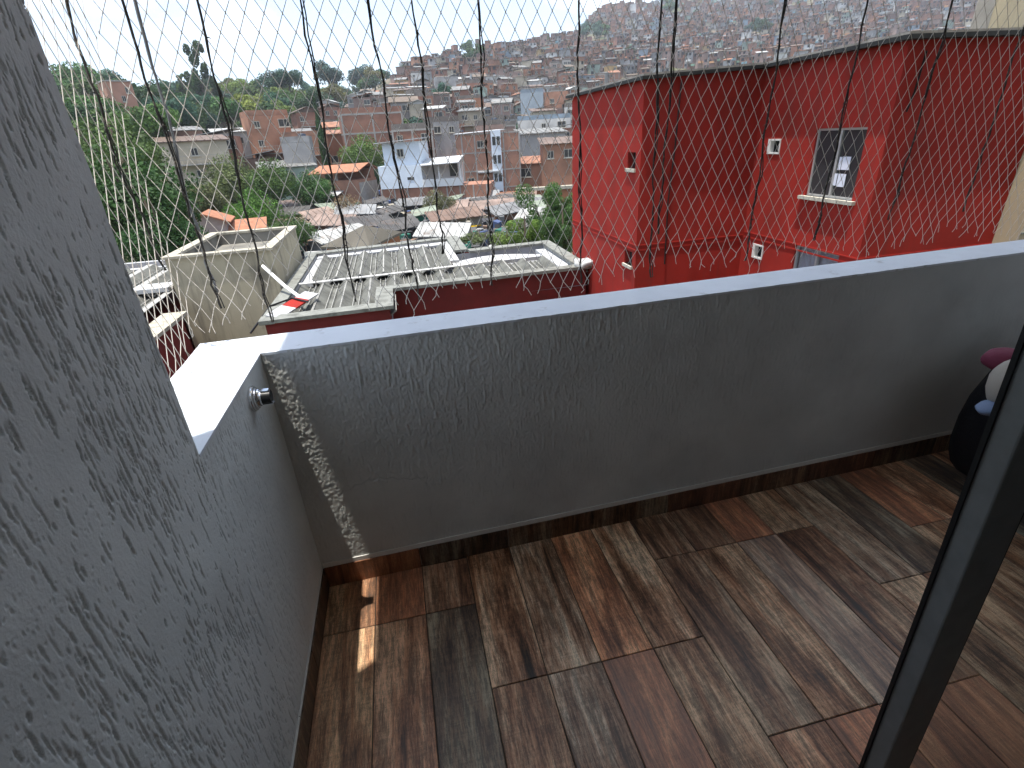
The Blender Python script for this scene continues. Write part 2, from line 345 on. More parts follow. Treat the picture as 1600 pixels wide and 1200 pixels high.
g = np_mesh('terrain', np.array(V), gridfaces(len(azs), len(rs))[:, ::-1], M_ground)
tag(place(g, 'terrain'), 'earth and scrub hillside running down into the valley', kind='structure')
# asphalt lot between the shacks
mb = MB(); 
def drape(poly, dz): return [(p[0], p[1], terr(p[0], p[1])+dz) for p in poly]
lot = [at(px, 360, r)[:2] for px, r in ((560,34),(760,34),(740,64),(600,66))]
n = 10
gv = []
for j in range(n+1):
    for i in range(n+1):
        s, t = i/n, j/n
        p = (1-s)*(1-t)*lot[0]+s*(1-t)*lot[1]+s*t*lot[2]+(1-s)*t*lot[3]; gv.append((p[0], p[1], terr(p[0], p[1])+.12))
tag(place(np_mesh('road', np.array(gv), gridfaces(n+1, n+1), M_asph), 'road'), 'grey asphalt lane among the market shacks', kind='structure')

# ------------------------------------------------------------------ balcony walls
def smooth_noise(nv, nu, su, sv, rg):
    """gaussian-filtered noise, su/sv = feature size in cells"""
    a = rg.standard_normal((nv, nu)); f = np.fft.rfft2(a)
    ky = np.fft.fftfreq(nv)[:, None]; kx = np.fft.rfftfreq(nu)[None]
    a = np.fft.irfft2(f*np.exp(-2*(math.pi**2)*((kx*su)**2+(ky*sv)**2)), s=(nv, nu)); return a/a.std()
def strokes(H, cell, n, lmin, lmax, wid, dep, rg):
    """short vertical scratches dragged through wet render: ragged, tapered, in loose clusters"""
    nv, nu = H.shape; dn = smooth_noise(nv, nu, .05/cell, .07/cell, rg); k_ = 0
    while k_ < n:
        u = rg.uniform(0, nu); v = rg.uniform(0, nv)
        if dn[int(v), int(u)] < rg.normal(-.1, .9): continue
        k_ += 1
        ln = (lmin+(lmax-lmin)*rg.random()**2.0)/cell; k = max(int(ln*1.6), 4); s = np.linspace(0, 1, k)
        wob = np.cumsum(rg.standard_normal(k))*.05
        uu = u+wob+rg.uniform(-.05,.05)*ln*(s-.5); vv = v+ln*(s-.5)
        w_ = rg.uniform(.55, 1.15)*wid/cell/2*np.clip(np.minimum(s*7+.35, (1-s)*2.2+.2), 0, 1)*(1+.35*rg.standard_normal(k))
        d = dep*rg.uniform(.6, 1.2)*np.clip(np.minimum(s*6+.3, (1-s)*2.5+.15), 0, 1)
        m = int(math.ceil(wid/cell/2*1.4))
        for du in range(-m, m+1):
            fall = np.clip(w_+.6-abs(du), 0, 1)
            iu = np.round(uu+du).astype(int); iv = np.round(vv).astype(int)
            ok = (iu >= 0) & (iu < nu) & (iv >= 0) & (iv < nv) & (fall > 0)
            np.minimum.at(H, (iv[ok], iu[ok]), -(d*fall)[ok])
    return H
def relief(u0, u1, z0, z1, cell, seed, grooves, grain, gcell):
    rg = np.random.default_rng(seed); nu = int((u1-u0)/cell)+1; nv = int((z1-z0)/cell)+1
    G = np.zeros((nv, nu)); 
    for g_ in grooves: strokes(G, cell, *g_, rg)
    H = G+smooth_noise(nv, nu, gcell, gcell*1.6, rg)*grain+smooth_noise(nv, nu, .06/cell, .06/cell, rg)*.0006-np.clip(smooth_noise(nv, nu, 1.2, 2.2, rg)-2.0, 0, 1)*.0016
    u = np.linspace(u0, u1, nu); v = np.linspace(z0, z1, nv)
    return u, v, H
# left wall: tall part then low part, one coplanar face at x=-0.46
XW = -.46; YE = .99; ZT = .956
tall = tag(empty('side_wall', (XW-.1, .2, 0)), 'tall grey scratched stucco wall rising to the ceiling at the left', 'wall')
def child(o, p): o.parent = p; o.matrix_parent_inverse = Matrix.Translation(-Vector(p.location)) if not p.rotation_euler.z else p.matrix_world.inverted(); return o
u, v, H = relief(.26, YE, .10, 2.02, .0018, 3, [(2300,.014,.080,.0029,.0036),(3600,.003,.018,.0018,.0020)], .00009, 1.0)
H += 0
VV = np.stack([XW+H, np.broadcast_to(u, H.shape), np.broadcast_to(v[:, None], H.shape)], -1).reshape(-1, 3)
child(place(np_mesh('plaster_face', VV, gridfaces(len(u), len(v)), M_st, True), 'plaster_face'), tall)
mb = MB(); mb.box((XW-.205, .26, -.15), (XW-.008, YE-.002, 3.09)); mb.box((XW-.205, -3.5, -.15), (XW, .26, 3.09)); mb.box((XW-.203,.262,2.06),(XW,YE-.002,3.088))
mb.box((XW-.204, .262, .0), (XW-.001, YE-.003, .1005))
child(mb.build('wall_core', M_st), tall)
low = tag(empty('low_side_wall', (XW-.1, 1.2, 0)), 'low grey stucco wall with sunlit white top between tall wall and parapet', 'wall')
u, v, H = relief(YE, 1.556, .10, ZT-.001, .0026, 4, [(620,.010,.06,.0030,.0030),(1300,.003,.014,.0022,.0020)], .00010, 1.0)
fade = np.clip((u-YE)/.35, 0, 1)[None]; H = H*(1-.55*fade)+smooth_noise(len(v), len(u), 1.2, 1.2, rng)*.0002
edge = np.clip((v-(ZT-.03))/.03, 0, 1)[:, None]; H = H*(1-edge*.7)
VV = np.stack([XW+H, np.broadcast_to(u, H.shape), np.broadcast_to(v[:, None], H.shape)], -1).reshape(-1, 3)
child(place(np_mesh('plaster_face', VV, gridfaces(len(u), len(v)), M_st, True), 'plaster_face'), low)
mb = MB(); mb.box((XW-.205, YE, -.15), (XW-.008, 1.72, ZT-.006)); mb.box((XW-.204,YE+.001,0),(XW-.001,1.556,.1005)); child(mb.build('wall_core', M_st), low)
mb = MB(); mb.prism([(XW-.208,YE+.001),(XW+.001,YE+.001),(XW+.001,1.5515),(XW-.208,1.5515)], ZT-.006, ZT, 0); child(mb.build('coping', M_white), low)
for wl, y0, y1 in ((tall, .262, YE-.003), (low, YE, 1.551)):
    mb = MB(); mb.box((XW-.002, y0, .072), (XW+.0035, y1, .1)); child(mb.build('plaster_lip', M_plain), wl)
# parapet (slightly skewed against the side wall)
ANG = math.atan(.026)
par = tag(empty('parapet_wall', (XW, 1.552, 0), ANG), 'long grey stucco balcony parapet with white painted top', 'wall')
for ua, ub, cl, sd in ((0, 1.5, .0023, 5), (1.5, 3.3, .0042, 6)):
    u, v, H = relief(ua, ub, .112, ZT-.001, cl, sd, [(int(1500*(ub-ua)/3.9*1.4),.01,.06,.0042,.0020)], .0, 1.5)
    rg = np.random.default_rng(9+sd); sc_ = .0031/cl
    gr = smooth_noise(len(v), len(u), .8*sc_, 1.05*sc_, rg)
    U2 = np.broadcast_to(u, H.shape); V2 = np.broadcast_to(v[:, None], H.shape)
    den = np.clip(1.15-U2*.30, .25, 1)*np.clip((V2-.05)*1.8, .55, 1)
    ridg = np.clip(smooth_noise(len(v), len(u), .9*sc_, 4.5*sc_, rg)-.75, 0, 2)*.0017
    H = H*den+gr*.00045*den+ridg*den
    e = np.clip((V2-(ZT-.02))/.02, 0, 1); H = H*(1-e*.6)
    if ua == 0:
        for k in range(500):      # fine crack near the corner
            uu = .13+.30*k/500; vv = .405+.024*math.sin(k*.0096)+.004*math.sin(k*.09)+.03*(k/500); H[int((vv-.112)/cl), int(uu/cl)] = -.0035
    VV = np.stack([U2, -H, V2], -1).reshape(-1, 3)
    place(np_mesh('plaster_face', VV, gridfaces(len(u), len(v)), M_st2, True), 'plaster_face', par)
mb = MB(); mb.box((-.205, .009, -.15), (4.2, .158, ZT-.006)); mb.box((0.001,.001,0),(4.2,.0085,.1125)); mb.build('wall_core', M_st2, par)
# coping with an uneven painted inner edge
mb = MB(); n = 260
pi = [(-.208+4.4*i/n, (.0 if i < 12 else -.0015+rng.normal(0,.0011))) for i in range(n+1)]
for i in range(n):
    a, b = pi[i], pi[i+1]
    mb.face([(a[0],a[1],ZT+.001),(b[0],b[1],ZT+.001),(b[0],.163,ZT+.003),(a[0],.163,ZT+.003)])
    mb.face([(a[0],a[1],ZT-.007),(b[0],b[1],ZT-.007),(b[0],b[1],ZT+.001),(a[0],a[1],ZT+.001)])
mb.box((-.208,.157,ZT-.03),(4.192,.163,ZT+.0025)); mb.build('coping', M_white, par)
mb = MB(); mb.box((.004, -.004, .094), (4.2, .001, .1135)); mb.build('plaster_lip', M_plain, par)

# ------------------------------------------------------------------ floor of wood-look tiles
fl = empty('balcony_floor', (0, 0, 0)); tag(fl, 'balcony floor laid with worn wood-look tiles', kind='structure')
MB().box((XW-.2, -.3, -.16), (4.2, 1.75, -.0035)).build('grout_bed', M_grout, fl)
tints = [((1.05,.97,.90),.0),((.9,.93,.92),.1),((1.3,1.0,.82),.2),((.85,.78,.72),.1),((1.15,1.05,.95),.0),((1.6,.95,.66),.5),((.62,.66,.64),.25),((1.2,.98,.84),.1),((1.25,1.18,1.1),.0),((.95,.85,.76),.05)]
pk = {}
def plank(x0, x1, y0, y1, tint):
    g_ = .0016; key = (round(x1-x0, 3), round(y1-y0, 3))
    if key not in pk:
        b_ = .0016; X, Y = key[0]-2*g_, key[1]-2*g_; m_ = MB()
        P0 = [(0,0,-.01),(X,0,-.01),(X,Y,-.01),(0,Y,-.01)]; P1 = [(0,0,-b_),(X,0,-b_),(X,Y,-b_),(0,Y,-b_)]; P2 = [(b_,b_,0),(X-b_,b_,0),(X-b_,Y-b_,0),(b_,Y-b_,0)]
        m_.face(P2)
        for i in range(4):
            j = (i+1) % 4; m_.face([P0[i],P0[j],P1[j],P1[i]]); m_.face([P1[i],P1[j],P2[j],P2[i]])
        pk[key] = m_.mesh('plank', M_plank)
    o = place(pk[key], 'plank', fl, (x0+g_, y0+g_, random.uniform(-.0004,.0002))); o.color = (*tint[0], tint[1]); return o
forced = {}
xe = [-.454]+[-.278+.176*i for i in range(25)]
row = {}
for i in range(len(xe)-1):
    x0, x1 = xe[i], xe[i+1]; xm = (x0+x1)/2
    j0 = 1.325 if xm < .074 else 1.0 if xm < .778 else 1.345 if xm < 1.48 else 1.03 if xm < 1.83 else 1.235 if xm < 2.2 else random.choice([1.0, 1.33])
    ytop = 1.60 if xm > 0 else 1.556
    js = [j0-.665*k for k in range(-1, 4)]
    js = sorted([j for j in js if -.25 < j < ytop-.03]); ys = [-.25]+js+[ytop+.026*max(xm,0)]
    for k in range(len(ys)-1):
        a, b = ys[k], ys[k+1]
        t = random.choice(tints)
        if i == 1 and a > 1.3: t = tints[5]
        if i == 1 and .6 < a < .7: t = ((1.25,1.0,.85),.2)
        if i == 2 and .6 < a < .7: t = tints[6]
        if i == 2 and a > 1.3: t = ((.85,.75,.7),.1)
        if i == 0: t = ((1.3,1.05,.82),.25)  # wall-side column tinted lighter to brighten the sun strip on it
        if i == 5 and .2 < a < .5: t = ((1.55,1.0,.75),.55)
        if i == 5 and a > .9: t = ((1.5,1.1,.85),.15)
        if i == 4 and a > .9: t = ((1.05,1.1,1.12),.0)
        if i == 4 and .2 < a < .5: t = ((.95,1,1.05),.05)
        if i == 8 and a > 1.3: t = ((.75,.6,.5),.3)
        if i == 9 and a > 1.3: t = tints[5]
        if i == 9 and .6 < a < .7: t = ((1.35,1.25,1.15),.45)
        if i == 13 and a > .9: t = tints[5]
        if i == 10 and .6 < a < .7: t = ((.8,.68,.6),.1)
        plank(x0, x1, a, b, t)
# skirting tiles
sk = {}
def skirt(L_, parent, loc, rz, t):
    k = round(L_, 3)
    if k not in sk:
        sk[k] = MB().box((.0012, -.008, .001), (k-.0012, -.0005, .094)).mesh('skirting_tile', M_plank_v)
    o = place(sk[k], 'skirting_tile', parent, loc, rz); o.color = (*[c_*(.30 if t[0][0] < 1.8 else .45) for c_ in t[0]], t[1]); return o  # shade put into the tints: tiles darkened, the sunlit one less so
M_plank_v = M_plank.copy(); M_plank_v.name = 'worn_wood_tile_upright'
for nd in M_plank_v.node_tree.nodes:
    if nd.type == 'MAPPING':
        s_ = nd.inputs['Scale'].default_value; nd.inputs['Scale'].default_value = (s_[0], s_[0], s_[1])
for i in range(11): skirt(.352, par, (.006+.352*i, 0, 0), 0, ((1.9,1.0,.6),.6) if i == 0 else random.choice(tints))  # first tile tinted bright orange where the sun strip falls
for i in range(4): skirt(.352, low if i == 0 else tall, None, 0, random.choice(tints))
# (the four side pieces are placed along the left wall)
sds = [o for o in list(tall.children)+list(low.children) if o.name.startswith('skirting_tile')]
for k, o in enumerate(sds):
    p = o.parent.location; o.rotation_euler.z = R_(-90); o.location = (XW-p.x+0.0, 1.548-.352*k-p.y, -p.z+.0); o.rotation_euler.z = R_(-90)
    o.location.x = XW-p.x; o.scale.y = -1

# ------------------------------------------------------------------ storey above and room behind (they shade the balcony)
MB().box((-.700, -3.6, 3.1), (4.2, 1.86, 3.28)).build('ceiling', M_ceil); tag(bpy.data.objects['ceiling'], 'underside of the storey above the balcony', kind='structure')
mb = MB(); mb.box((XW, -3.7, -.15), (4.2, -3.5, 3.1)); mb.box((4.0, -3.5, -.15), (4.2, 1.75, 3.1))
tag(mb.build('room_walls', M_plain), 'plain plaster walls of the room behind the balcony', kind='structure')
tag(MB().box((XW, -3.5, -.15), (4.0, -.3, -.002)).build('floor', M_plank), 'room floor behind the balcony', kind='structure')
tag(MB().box((2.35, .33, 0), (4.0, .45, 3.1)).build('front_wall', M_plain), 'plaster wall beyond the sliding door', kind='structure')

ob = tag(empty('own_building', (0, 0, -8)), 'the building this balcony belongs to, its storeys above and below', kind='structure')
for nm, a, b in (('upper_storeys', (-.696, -9, 3.29), (9, 1.84, 14)), ('lower_storeys', (-.66, -9, -8), (9, 1.70, -.17)), ('neighbour_flat', (4.21, -9, -.169), (9, 1.70, 3.285))):
    o = MB().box(a, b).build(nm, M_cream2, ob); o.location = (0, 0, 8)

# ------------------------------------------------------------------ sliding door
dr = tag(empty('sliding_door', (.725, .372, 0)), 'dark aluminium framed sliding glass door standing half open at the right', 'door')
dr.rotation_euler.y = R_(-2.0)
mb = MB(); mb.box((-.016, 0, .045), (.045, .036, 2.16)); o = mb.build('stile', M_door, dr, bevel=.003)
MB().box((-.019, .030, .045), (-.016, .036, 2.16)).build('edge_seal', M_gask, dr)
MB().box((.045, .006, .045), (.056, .030, 2.16)).build('glazing_bead', M_gask, dr)
MB().box((.052, .014, .11), (1.45, .020, 2.1)).build('pane', M_glass, dr)
MB().box((.0455, 0.001, .046), (1.45, .035, .11)).build('rail', M_door, dr, bevel=.003)
MB().box((.0455, 0.001, 2.1), (1.45, .035, 2.159)).build('rail', M_door, dr, bevel=.003)
MB().box((1.45, 0, .045), (1.51, .036, 2.16)).build('stile', M_door, dr, bevel=.003)

# ------------------------------------------------------------------ rod bracket on the low wall
br = tag(empty('rod_bracket', (XW, 1.375, .892)), 'small chrome and black rod bracket fixed to the low wall in the corner', 'bracket')
def lathe_x(prof, n=28, m=None):
    b_ = MB(); 
    for i in range(len(prof)-1):
        (xa, ra), (xb, rb) = prof[i], prof[i+1]
        for j in range(n):
            a0, a1 = 2*math.pi*j/n, 2*math.pi*(j+1)/n
            b_.face([(xa,ra*math.cos(a0),ra*math.sin(a0)),(xa,ra*math.cos(a1),ra*math.sin(a1)),(xb,rb*math.cos(a1),rb*math.sin(a1)),(xb,rb*math.cos(a0),rb*math.sin(a0))])
    return b_
lathe_x([(0,0),(.0,.036),(.006,.036),(.008,.033),(.011,.033),(.013,.029),(.016,.029),(.018,.025),(.022,.024),(.024,.021),(.028,.021),(.028,0)]).build('flange', M_chrome, br)
lathe_x([(.028,0),(.028,.0185),(.050,.0175),(.050,0)]).build('socket', M_bplas, br)
MB().box((.026,-.008,.0188),(.047,.008,.0218)).build('prong', M_chrome, br); MB().box((.026,-.008,-.0215),(.053,.008,-.0185)).build('prong', M_chrome, br)

# ------------------------------------------------------------------ dark bag and cushions in the far corner of the balcony
def blob(rad, seg=(14, 9), amp=.05, seed=0, sq=1.0):
    b_ = MB(); rg_ = random.Random(seed); P = {}
    nu_, nv_ = seg; ph = [rg_.uniform(0, 6.28) for _ in range(6)]
    for j in range(nv_+1):
        for i in range(nu_):
            th = math.pi*j/nv_; a = 2*math.pi*i/nu_
            x, y, z = math.sin(th)*math.cos(a), math.sin(th)*math.sin(a), math.cos(th)
            k = 1+amp*(math.sin(3*a+ph[0])*math.sin(2*th+ph[1])+.6*math.sin(5*a+ph[2]+3*th)+.35*math.sin(9*a+ph[3])*math.sin(7*th+ph[4]))*math.sin(th)
            f_ = lambda q: math.copysign(abs(q)**sq, q)
            P[i, j] = (f_(x)*rad[0]*k, f_(y)*rad[1]*k, f_(z)*rad[2]*k)
    for j in range(nv_):
        for i in range(nu_):
            i2 = (i+1) % nu_; b_.face([P[i,j], P[i,j+1], P[i2,j+1], P[i2,j]])
    return b_
bag = tag(empty('backpack', (2.46, 1.30, 0)), 'black padded backpack slumped in the dark corner behind the glass door', 'backpack')
blob((.31,.21,.33), (26,16), .05, 3, .72).build('body', M_fab, bag, True, loc=(0,0,.33))
blob((.17,.10,.14), (20,12), .05, 4, .75).build('pocket', M_fab, bag, True, loc=(-.06,-.17,.2))
MB().tube([(-.22,-.1,.52),(-.12,-.16,.60),(.0,-.14,.56),(.06,-.12,.45)], .012, 6).build('strap', M_fab, bag, True)
blob((.10,.03,.10),(16,10),.04,8,.8).build('patch', M_maroon, bag, True, loc=(.02,-.26,.24))
MB().tube([(-.19,-.30,.012),(-.12,-.335,.010),(-.02,-.345,.010),(.07,-.33,.010)], .005, 6).build('base_rail', M_chrome, bag, True)
def soft(name, label, cat, rad, loc, m_, seed, sq=.85):
    o = blob(rad, (24,14), .05, seed, sq).build(name, m_, None, True, loc=loc); tag(o, label, cat); return o
soft('pillow', 'cream rounded pillow leaning on the black backpack', 'pillow', (.085,.06,.085), tuple(ony(1590,600,1.06)), M_creamf, 5)
soft('knit_cap', 'dark pink knitted cap lying on top of the backpack', 'cap', (.06,.05,.034), tuple(ony(1570,562,1.12)), M_pink, 6)
soft('cloth', 'crumpled pale blue cloth tucked on the black backpack', 'cloth', (.055,.04,.022), tuple(ony(1553,638,1.05)), M_blue, 7, 1.1)

# ------------------------------------------------------------------ safety net
net = tag(empty('safety_net', (.5, 1.75, .95)), 'worn white diamond mesh safety net hanging frayed above the parapet', 'net')
WN, HN = .048, .086
def netting(P, n_u, z0, z1, seed, rag, wav=1.0):
    """P(u,z)->point; nodes on a diamond lattice; rag(u)->height at which the mesh has been cut"""
    rg_ = np.random.default_rng(seed); b_ = MB(); nodes = {}
    nz_ = int((z1-z0)/(HN/2))
    def node(i, j):
        if (i, j) not in nodes:
            u_ = i*WN/2+rg_.normal(0,.0007)+.004*math.sin(i*.05+j*.07); z_ = z0+j*HN/2+rg_.normal(0,.0008)+.006*math.sin(i*.06+2)
            fr = rag(i*WN/2); d_ = z_-fr
            if -.05 <= d_ < .10: u_ += rg_.normal(0, .005)*(1.3-d_*8); z_ += rg_.normal(0,.004)-.006*math.sin(i*.9)
            nodes[i, j] = (u_, z_, wav*(rg_.normal(0,.0012)+.010*math.sin(i*.07+1)*math.sin(j*.09)))
        return nodes[i, j]
    r = .00108
    for j in range(nz_+1):
        for i in range(n_u*2+1):
            if (i+j) % 2: continue
            a = node(i, j); za = z0+j*HN/2
            if za < rag(i*WN/2): continue
            pa = Vector(P(*a))
            b_.tube([pa-Vector((0,0,.0035)), pa, pa+Vector((0,0,.0035))], [.0008,.0021,.0008], 4, caps=False)
            for di in (-1, 1):
                if not (0 <= i+di <= n_u*2): continue
                c = node(i+di, j+1) if j < nz_ else None
                if c is not None:
                    pc = Vector(P(*c)); b_.tube([pa, pc], r, 4, caps=False)
                # cut ends dangling below the last row
                if j > 0 and (z0+(j-1)*HN/2) < rag((i+di)*WN/2) and rg_.random() < .72:
                    e1 = node(i+di, j-1); ln = rg_.uniform(.35, 1.0)
                    q = (a[0]+(e1[0]-a[0])*ln*rg_.uniform(.1,.9), a[1]-HN/2*ln, a[2]+rg_.normal(0,.004))
                    pq = Vector(P(*q)); pm = (pa+pq)/2+Vector((rg_.normal(0,.003),0,rg_.normal(0,.002)))
                    b_.tube([pa, pm, pq], r, 4, caps=False)
                    if rg_.random() < .5: b_.tube([pq+Vector((0,0,.002)), pq-Vector((0,0,.003))], [.0018,.0006], 4, caps=False)
    return b_
def front(u_, z_, d_): x = -.685+u_; return (x, 1.765+.026*(x+.46)+d_, z_)
def ragf(u_):
    x = -.685+u_
    b0 = .985+.02*math.sin(u_*9)+.018*math.sin(u_*23+1)
    b0 += .13*math.exp(-((x+.33)/.14)**2)+.05*math.exp(-((x-.3)/.12)**2)+.05*math.exp(-((x-1.0)/.18)**2)+.02*math.exp(-((x-2.3)/.3)**2)
    return b0
netting(front, 90, .93, 3.08, 1, ragf).build('netting', M_net, net); bpy.data.objects['netting'].location = -Vector(net.location)
def side(u_, z_, d_): return (-.69+d_, .9+u_, z_)
o = netting(side, 18, .93, 3.08, 2, lambda u_: .95+.03*math.sin(u_*17), .25).build('netting', M_net, net); o.location = -Vector(net.location)
def cord(pts, r=.0027, seed=0, fray=True, m_=None, two=True):
    rg_ = random.Random(seed); b_ = MB(); P = [Vector(p) for p in pts]; out_ = []
    N_ = 46
    for i in range(N_+1):
        t = i/N_*(len(P)-1); k = min(int(t), len(P)-2); q = P[k].lerp(P[k+1], t-k)
        out_.append(q+Vector((.0035*math.sin(i*.55+seed)+rg_.gauss(0,.0012), rg_.gauss(0,.0012), 0)))
    b_.tube(out_, [r*(1+rg_.uniform(-.15,.35)) for _ in out_], 6)
    if two:
        o2 = [q+Vector((.0022*math.cos(i*1.1+seed)+(.008*math.sin(i*.16+seed)**6), .0022*math.sin(i*1.1+seed), 0)) for i, q in enumerate(out_)]
        b_.tube(o2, r*.75, 5)
    if fray:
        for _ in range(rg_.randint(5, 9)):
            q = out_[rg_.randint(2, N_-2)]; d_ = Vector((rg_.uniform(-.012,.012), rg_.uniform(-.006,.006), rg_.uniform(-.022,.006)))
            b_.tube([q, q+d_*.6+Vector((0,0,.002)), q+d_], [.0016,.0014,.0008], 5)
        for _ in range(3):
            q = out_[rg_.randint(4, N_-4)]; b_.tube([q-Vector((0,0,.008)), q, q+Vector((0,0,.008))], [.0025,.0048,.0025], 7)
    o_ = b_.build('cord', m_ or M_cord, net, True); o_.location = -Vector(net.location); return o_
def cf(x0, x1, zb, s, **k):
    yy = lambda x: 1.768+.026*(x+.46)
    return cord([(x0, yy(x0), 3.09), ((x0*2+x1)/3, yy(x0), 1.8), ((x0+2*x1)/3, yy(x1), 1.35), (x1, yy(x1), zb)], seed=s, **k)
for s, (a, b, zb) in enumerate([(-.415,-.462,.985),(-.165,-.185,1.02),(-.005,.03,1.0),(.122,.135,1.15),(.317,.298,1.02),(.61,.637,.99),(.885,.915,.98),(.955,.935,1.14),(1.35,1.33,1.0),(1.68,1.64,1.05),(2.045,1.99,1.1),(2.40,2.38,1.1),(.20,.05,.0)]):
    if zb: cf(a, b, zb, s+1)
cord([(-.69,1.66,3.09),(-.69,1.67,1.9),(-.69,1.63,1.5),(-.69,1.69,1.2)], seed=31)
cord([(-.615,1.765,3.09),(-.605,1.765,1.8),(-.60,1.765,1.35),(-.60,1.765,1.05)], seed=32)
cord([(-.575,1.772,3.09),(-.578,1.772,1.8),(-.598,1.772,1.35),(-.600,1.772,1.10)], r=.0036, seed=33, fray=False, m_=M_cable, two=False)

# ------------------------------------------------------------------ walls with real openings
def holed(mb, fr, u0, u1, z0, z1, holes, dep=.12, m=0, mr=None):
    """fr(u,z,d) -> point (d>0 goes into the wall). holes: (ua,ub,za,zb)"""
    us = sorted({u0, u1, *[h[0] for h in holes], *[h[1] for h in holes]}); zs = sorted({z0, z1, *[h[2] for h in holes], *[h[3] for h in holes]})
    for i in range(len(us)-1):
        for j in range(len(zs)-1):
            um, zm = (us[i]+us[i+1])/2, (zs[j]+zs[j+1])/2
            if any(h[0] < um < h[1] and h[2] < zm < h[3] for h in holes): continue
            mb.face([fr(us[i],zs[j],0), fr(us[i+1],zs[j],0), fr(us[i+1],zs[j+1],0), fr(us[i],zs[j+1],0)], m)
    for a, b, c, d in holes:
        for p, q in (((a,c),(b,c)),((b,c),(b,d)),((b,d),(a,d)),((a,d),(a,c))):
            mb.face([fr(*p,0), fr(*q,0), fr(*q,dep), fr(*p,dep)], m if mr is None else mr)
def fbox(mb, fr, ua, ub, za, zb, da, db, m=0):
    P = [fr(u, z, d) for d in (da, db) for z in (za, zb) for u in (ua, ub)]
    for fc in ((0,1,3,2),(4,6,7,5),(0,4,5,1),(2,3,7,6),(0,2,6,4),(1,5,7,3)): mb.face([P[k] for k in fc], m)

# ------------------------------------------------------------------ red neighbour building
red = tag(empty('apartment_building', (3.78, 8, -8)), 'red painted apartment block with dark eaves filling the view right of centre', 'building')
def ch(mbx, name, mats, root, **k):
    o = mbx.build(name, mats, root, **k); o.location = -Vector(root.location); return o
fA = lambda u, z, d: (3.78+d, u, z)        # faces -x, u = y
fB = lambda u, z, d: (u, 8.0+d, z)         # faces -y
fC = lambda u, z, d: (5.76+d, u, z)
fD = lambda u, z, d: (u, 5.6+d, z)
ZR = 2.14
hA = [(8.18,8.48,.92,1.16),(8.14,8.45,-.62,-.38)]
hC = [(7.42,7.70,1.03,1.24),(7.44,7.70,-.57,-.34),(5.90,6.74,.50,1.36),(5.90,6.74,-1.0,-.19)]
mb = MB(); holed(mb, fA, 8.0, 11.3, -8, ZR, hA)
holed(mb, fB, 3.78, 5.76, -8, ZR+.06, []); holed(mb, fC, 5.6, 8.0, -8, ZR+.09, hC); holed(mb, fD, 5.76, 7.9, -8, ZR+.07, [])
mb.face([(3.78,11.3,-8),(7.9,11.3,-8),(7.9,11.3,ZR),(3.78,11.3,ZR)]); mb.face([(7.9,5.6,-8),(7.9,11.3,-8),(7.9,11.3,ZR),(7.9,5.6,ZR)])
ch(mb, 'wall', [M_red], red)
mb = MB()   # grooved string course between the storeys
for fr, a, b in ((fA,7.982,11.3),(fB,3.762,5.742),(fC,5.582,7.982),(fD,5.742,7.9)):
    for zz, hh in ((-.25,.018),(-.33,.022)):
        fbox(mb, fr, a, b, zz-hh/2+(.06 if fr in (fC,fD) else 0)*1, zz+hh/2+(.06 if fr in (fC,fD) else 0), -.009, .002)
ch(mb, 'string_course', [M_red], red)
# roof slab: black edged, follows the wall line with a small overhang
ov = [(3.70,11.5),(3.70,7.90),(5.63,7.86),(5.63,5.48),(8.05,5.48),(8.05,11.5)]
zt = [2.17,2.17,2.25,2.25,2.26,2.2]
mb = MB(); mb.prism(ov, [z-.045 for z in zt], zt); ch(mb, 'roof_edge', [M_blk], red)
mb = MB(); mb.prism([(3.72,11.5),(3.73,7.93),(5.67,7.9),(5.68,5.52),(8.05,5.52),(8.05,11.5)], [z+.001 for z in zt], [z+.03 for z in zt]); ch(mb, 'roof', [M_rust], red)
for k, (fr, h) in enumerate([(fA, hA[0]), (fA, hA[1])]):
    f_ = MB(); fbox(f_, fr, h[0]-.02, h[1]+.03, h[2]-.05, h[2], -.03, .10); s_ = ch(f_, 'window', [M_sill], red)
    g_ = MB(); fbox(g_, fr, h[0], h[1], h[2], h[3], .10, .115); g_.build('pane', M_dark, s_)
for h in hC[:2]:
    f_ = MB()
    for a, b, c, d in ((h[0],h[1],h[2],h[2]+.025),(h[0],h[1],h[3]-.025,h[3]),(h[0],h[0]+.02,h[2]+.025,h[3]-.025),(h[1]-.06,h[1],h[2]+.025,h[3]-.025)): fbox(f_, fC, a, b, c, d, -.012, .06)
    s_ = ch(f_, 'window', [M_wframe], red); g_ = MB(); fbox(g_, fC, h[0], h[1], h[2], h[3], .10, .115); g_.build('pane', M_dark, s_)
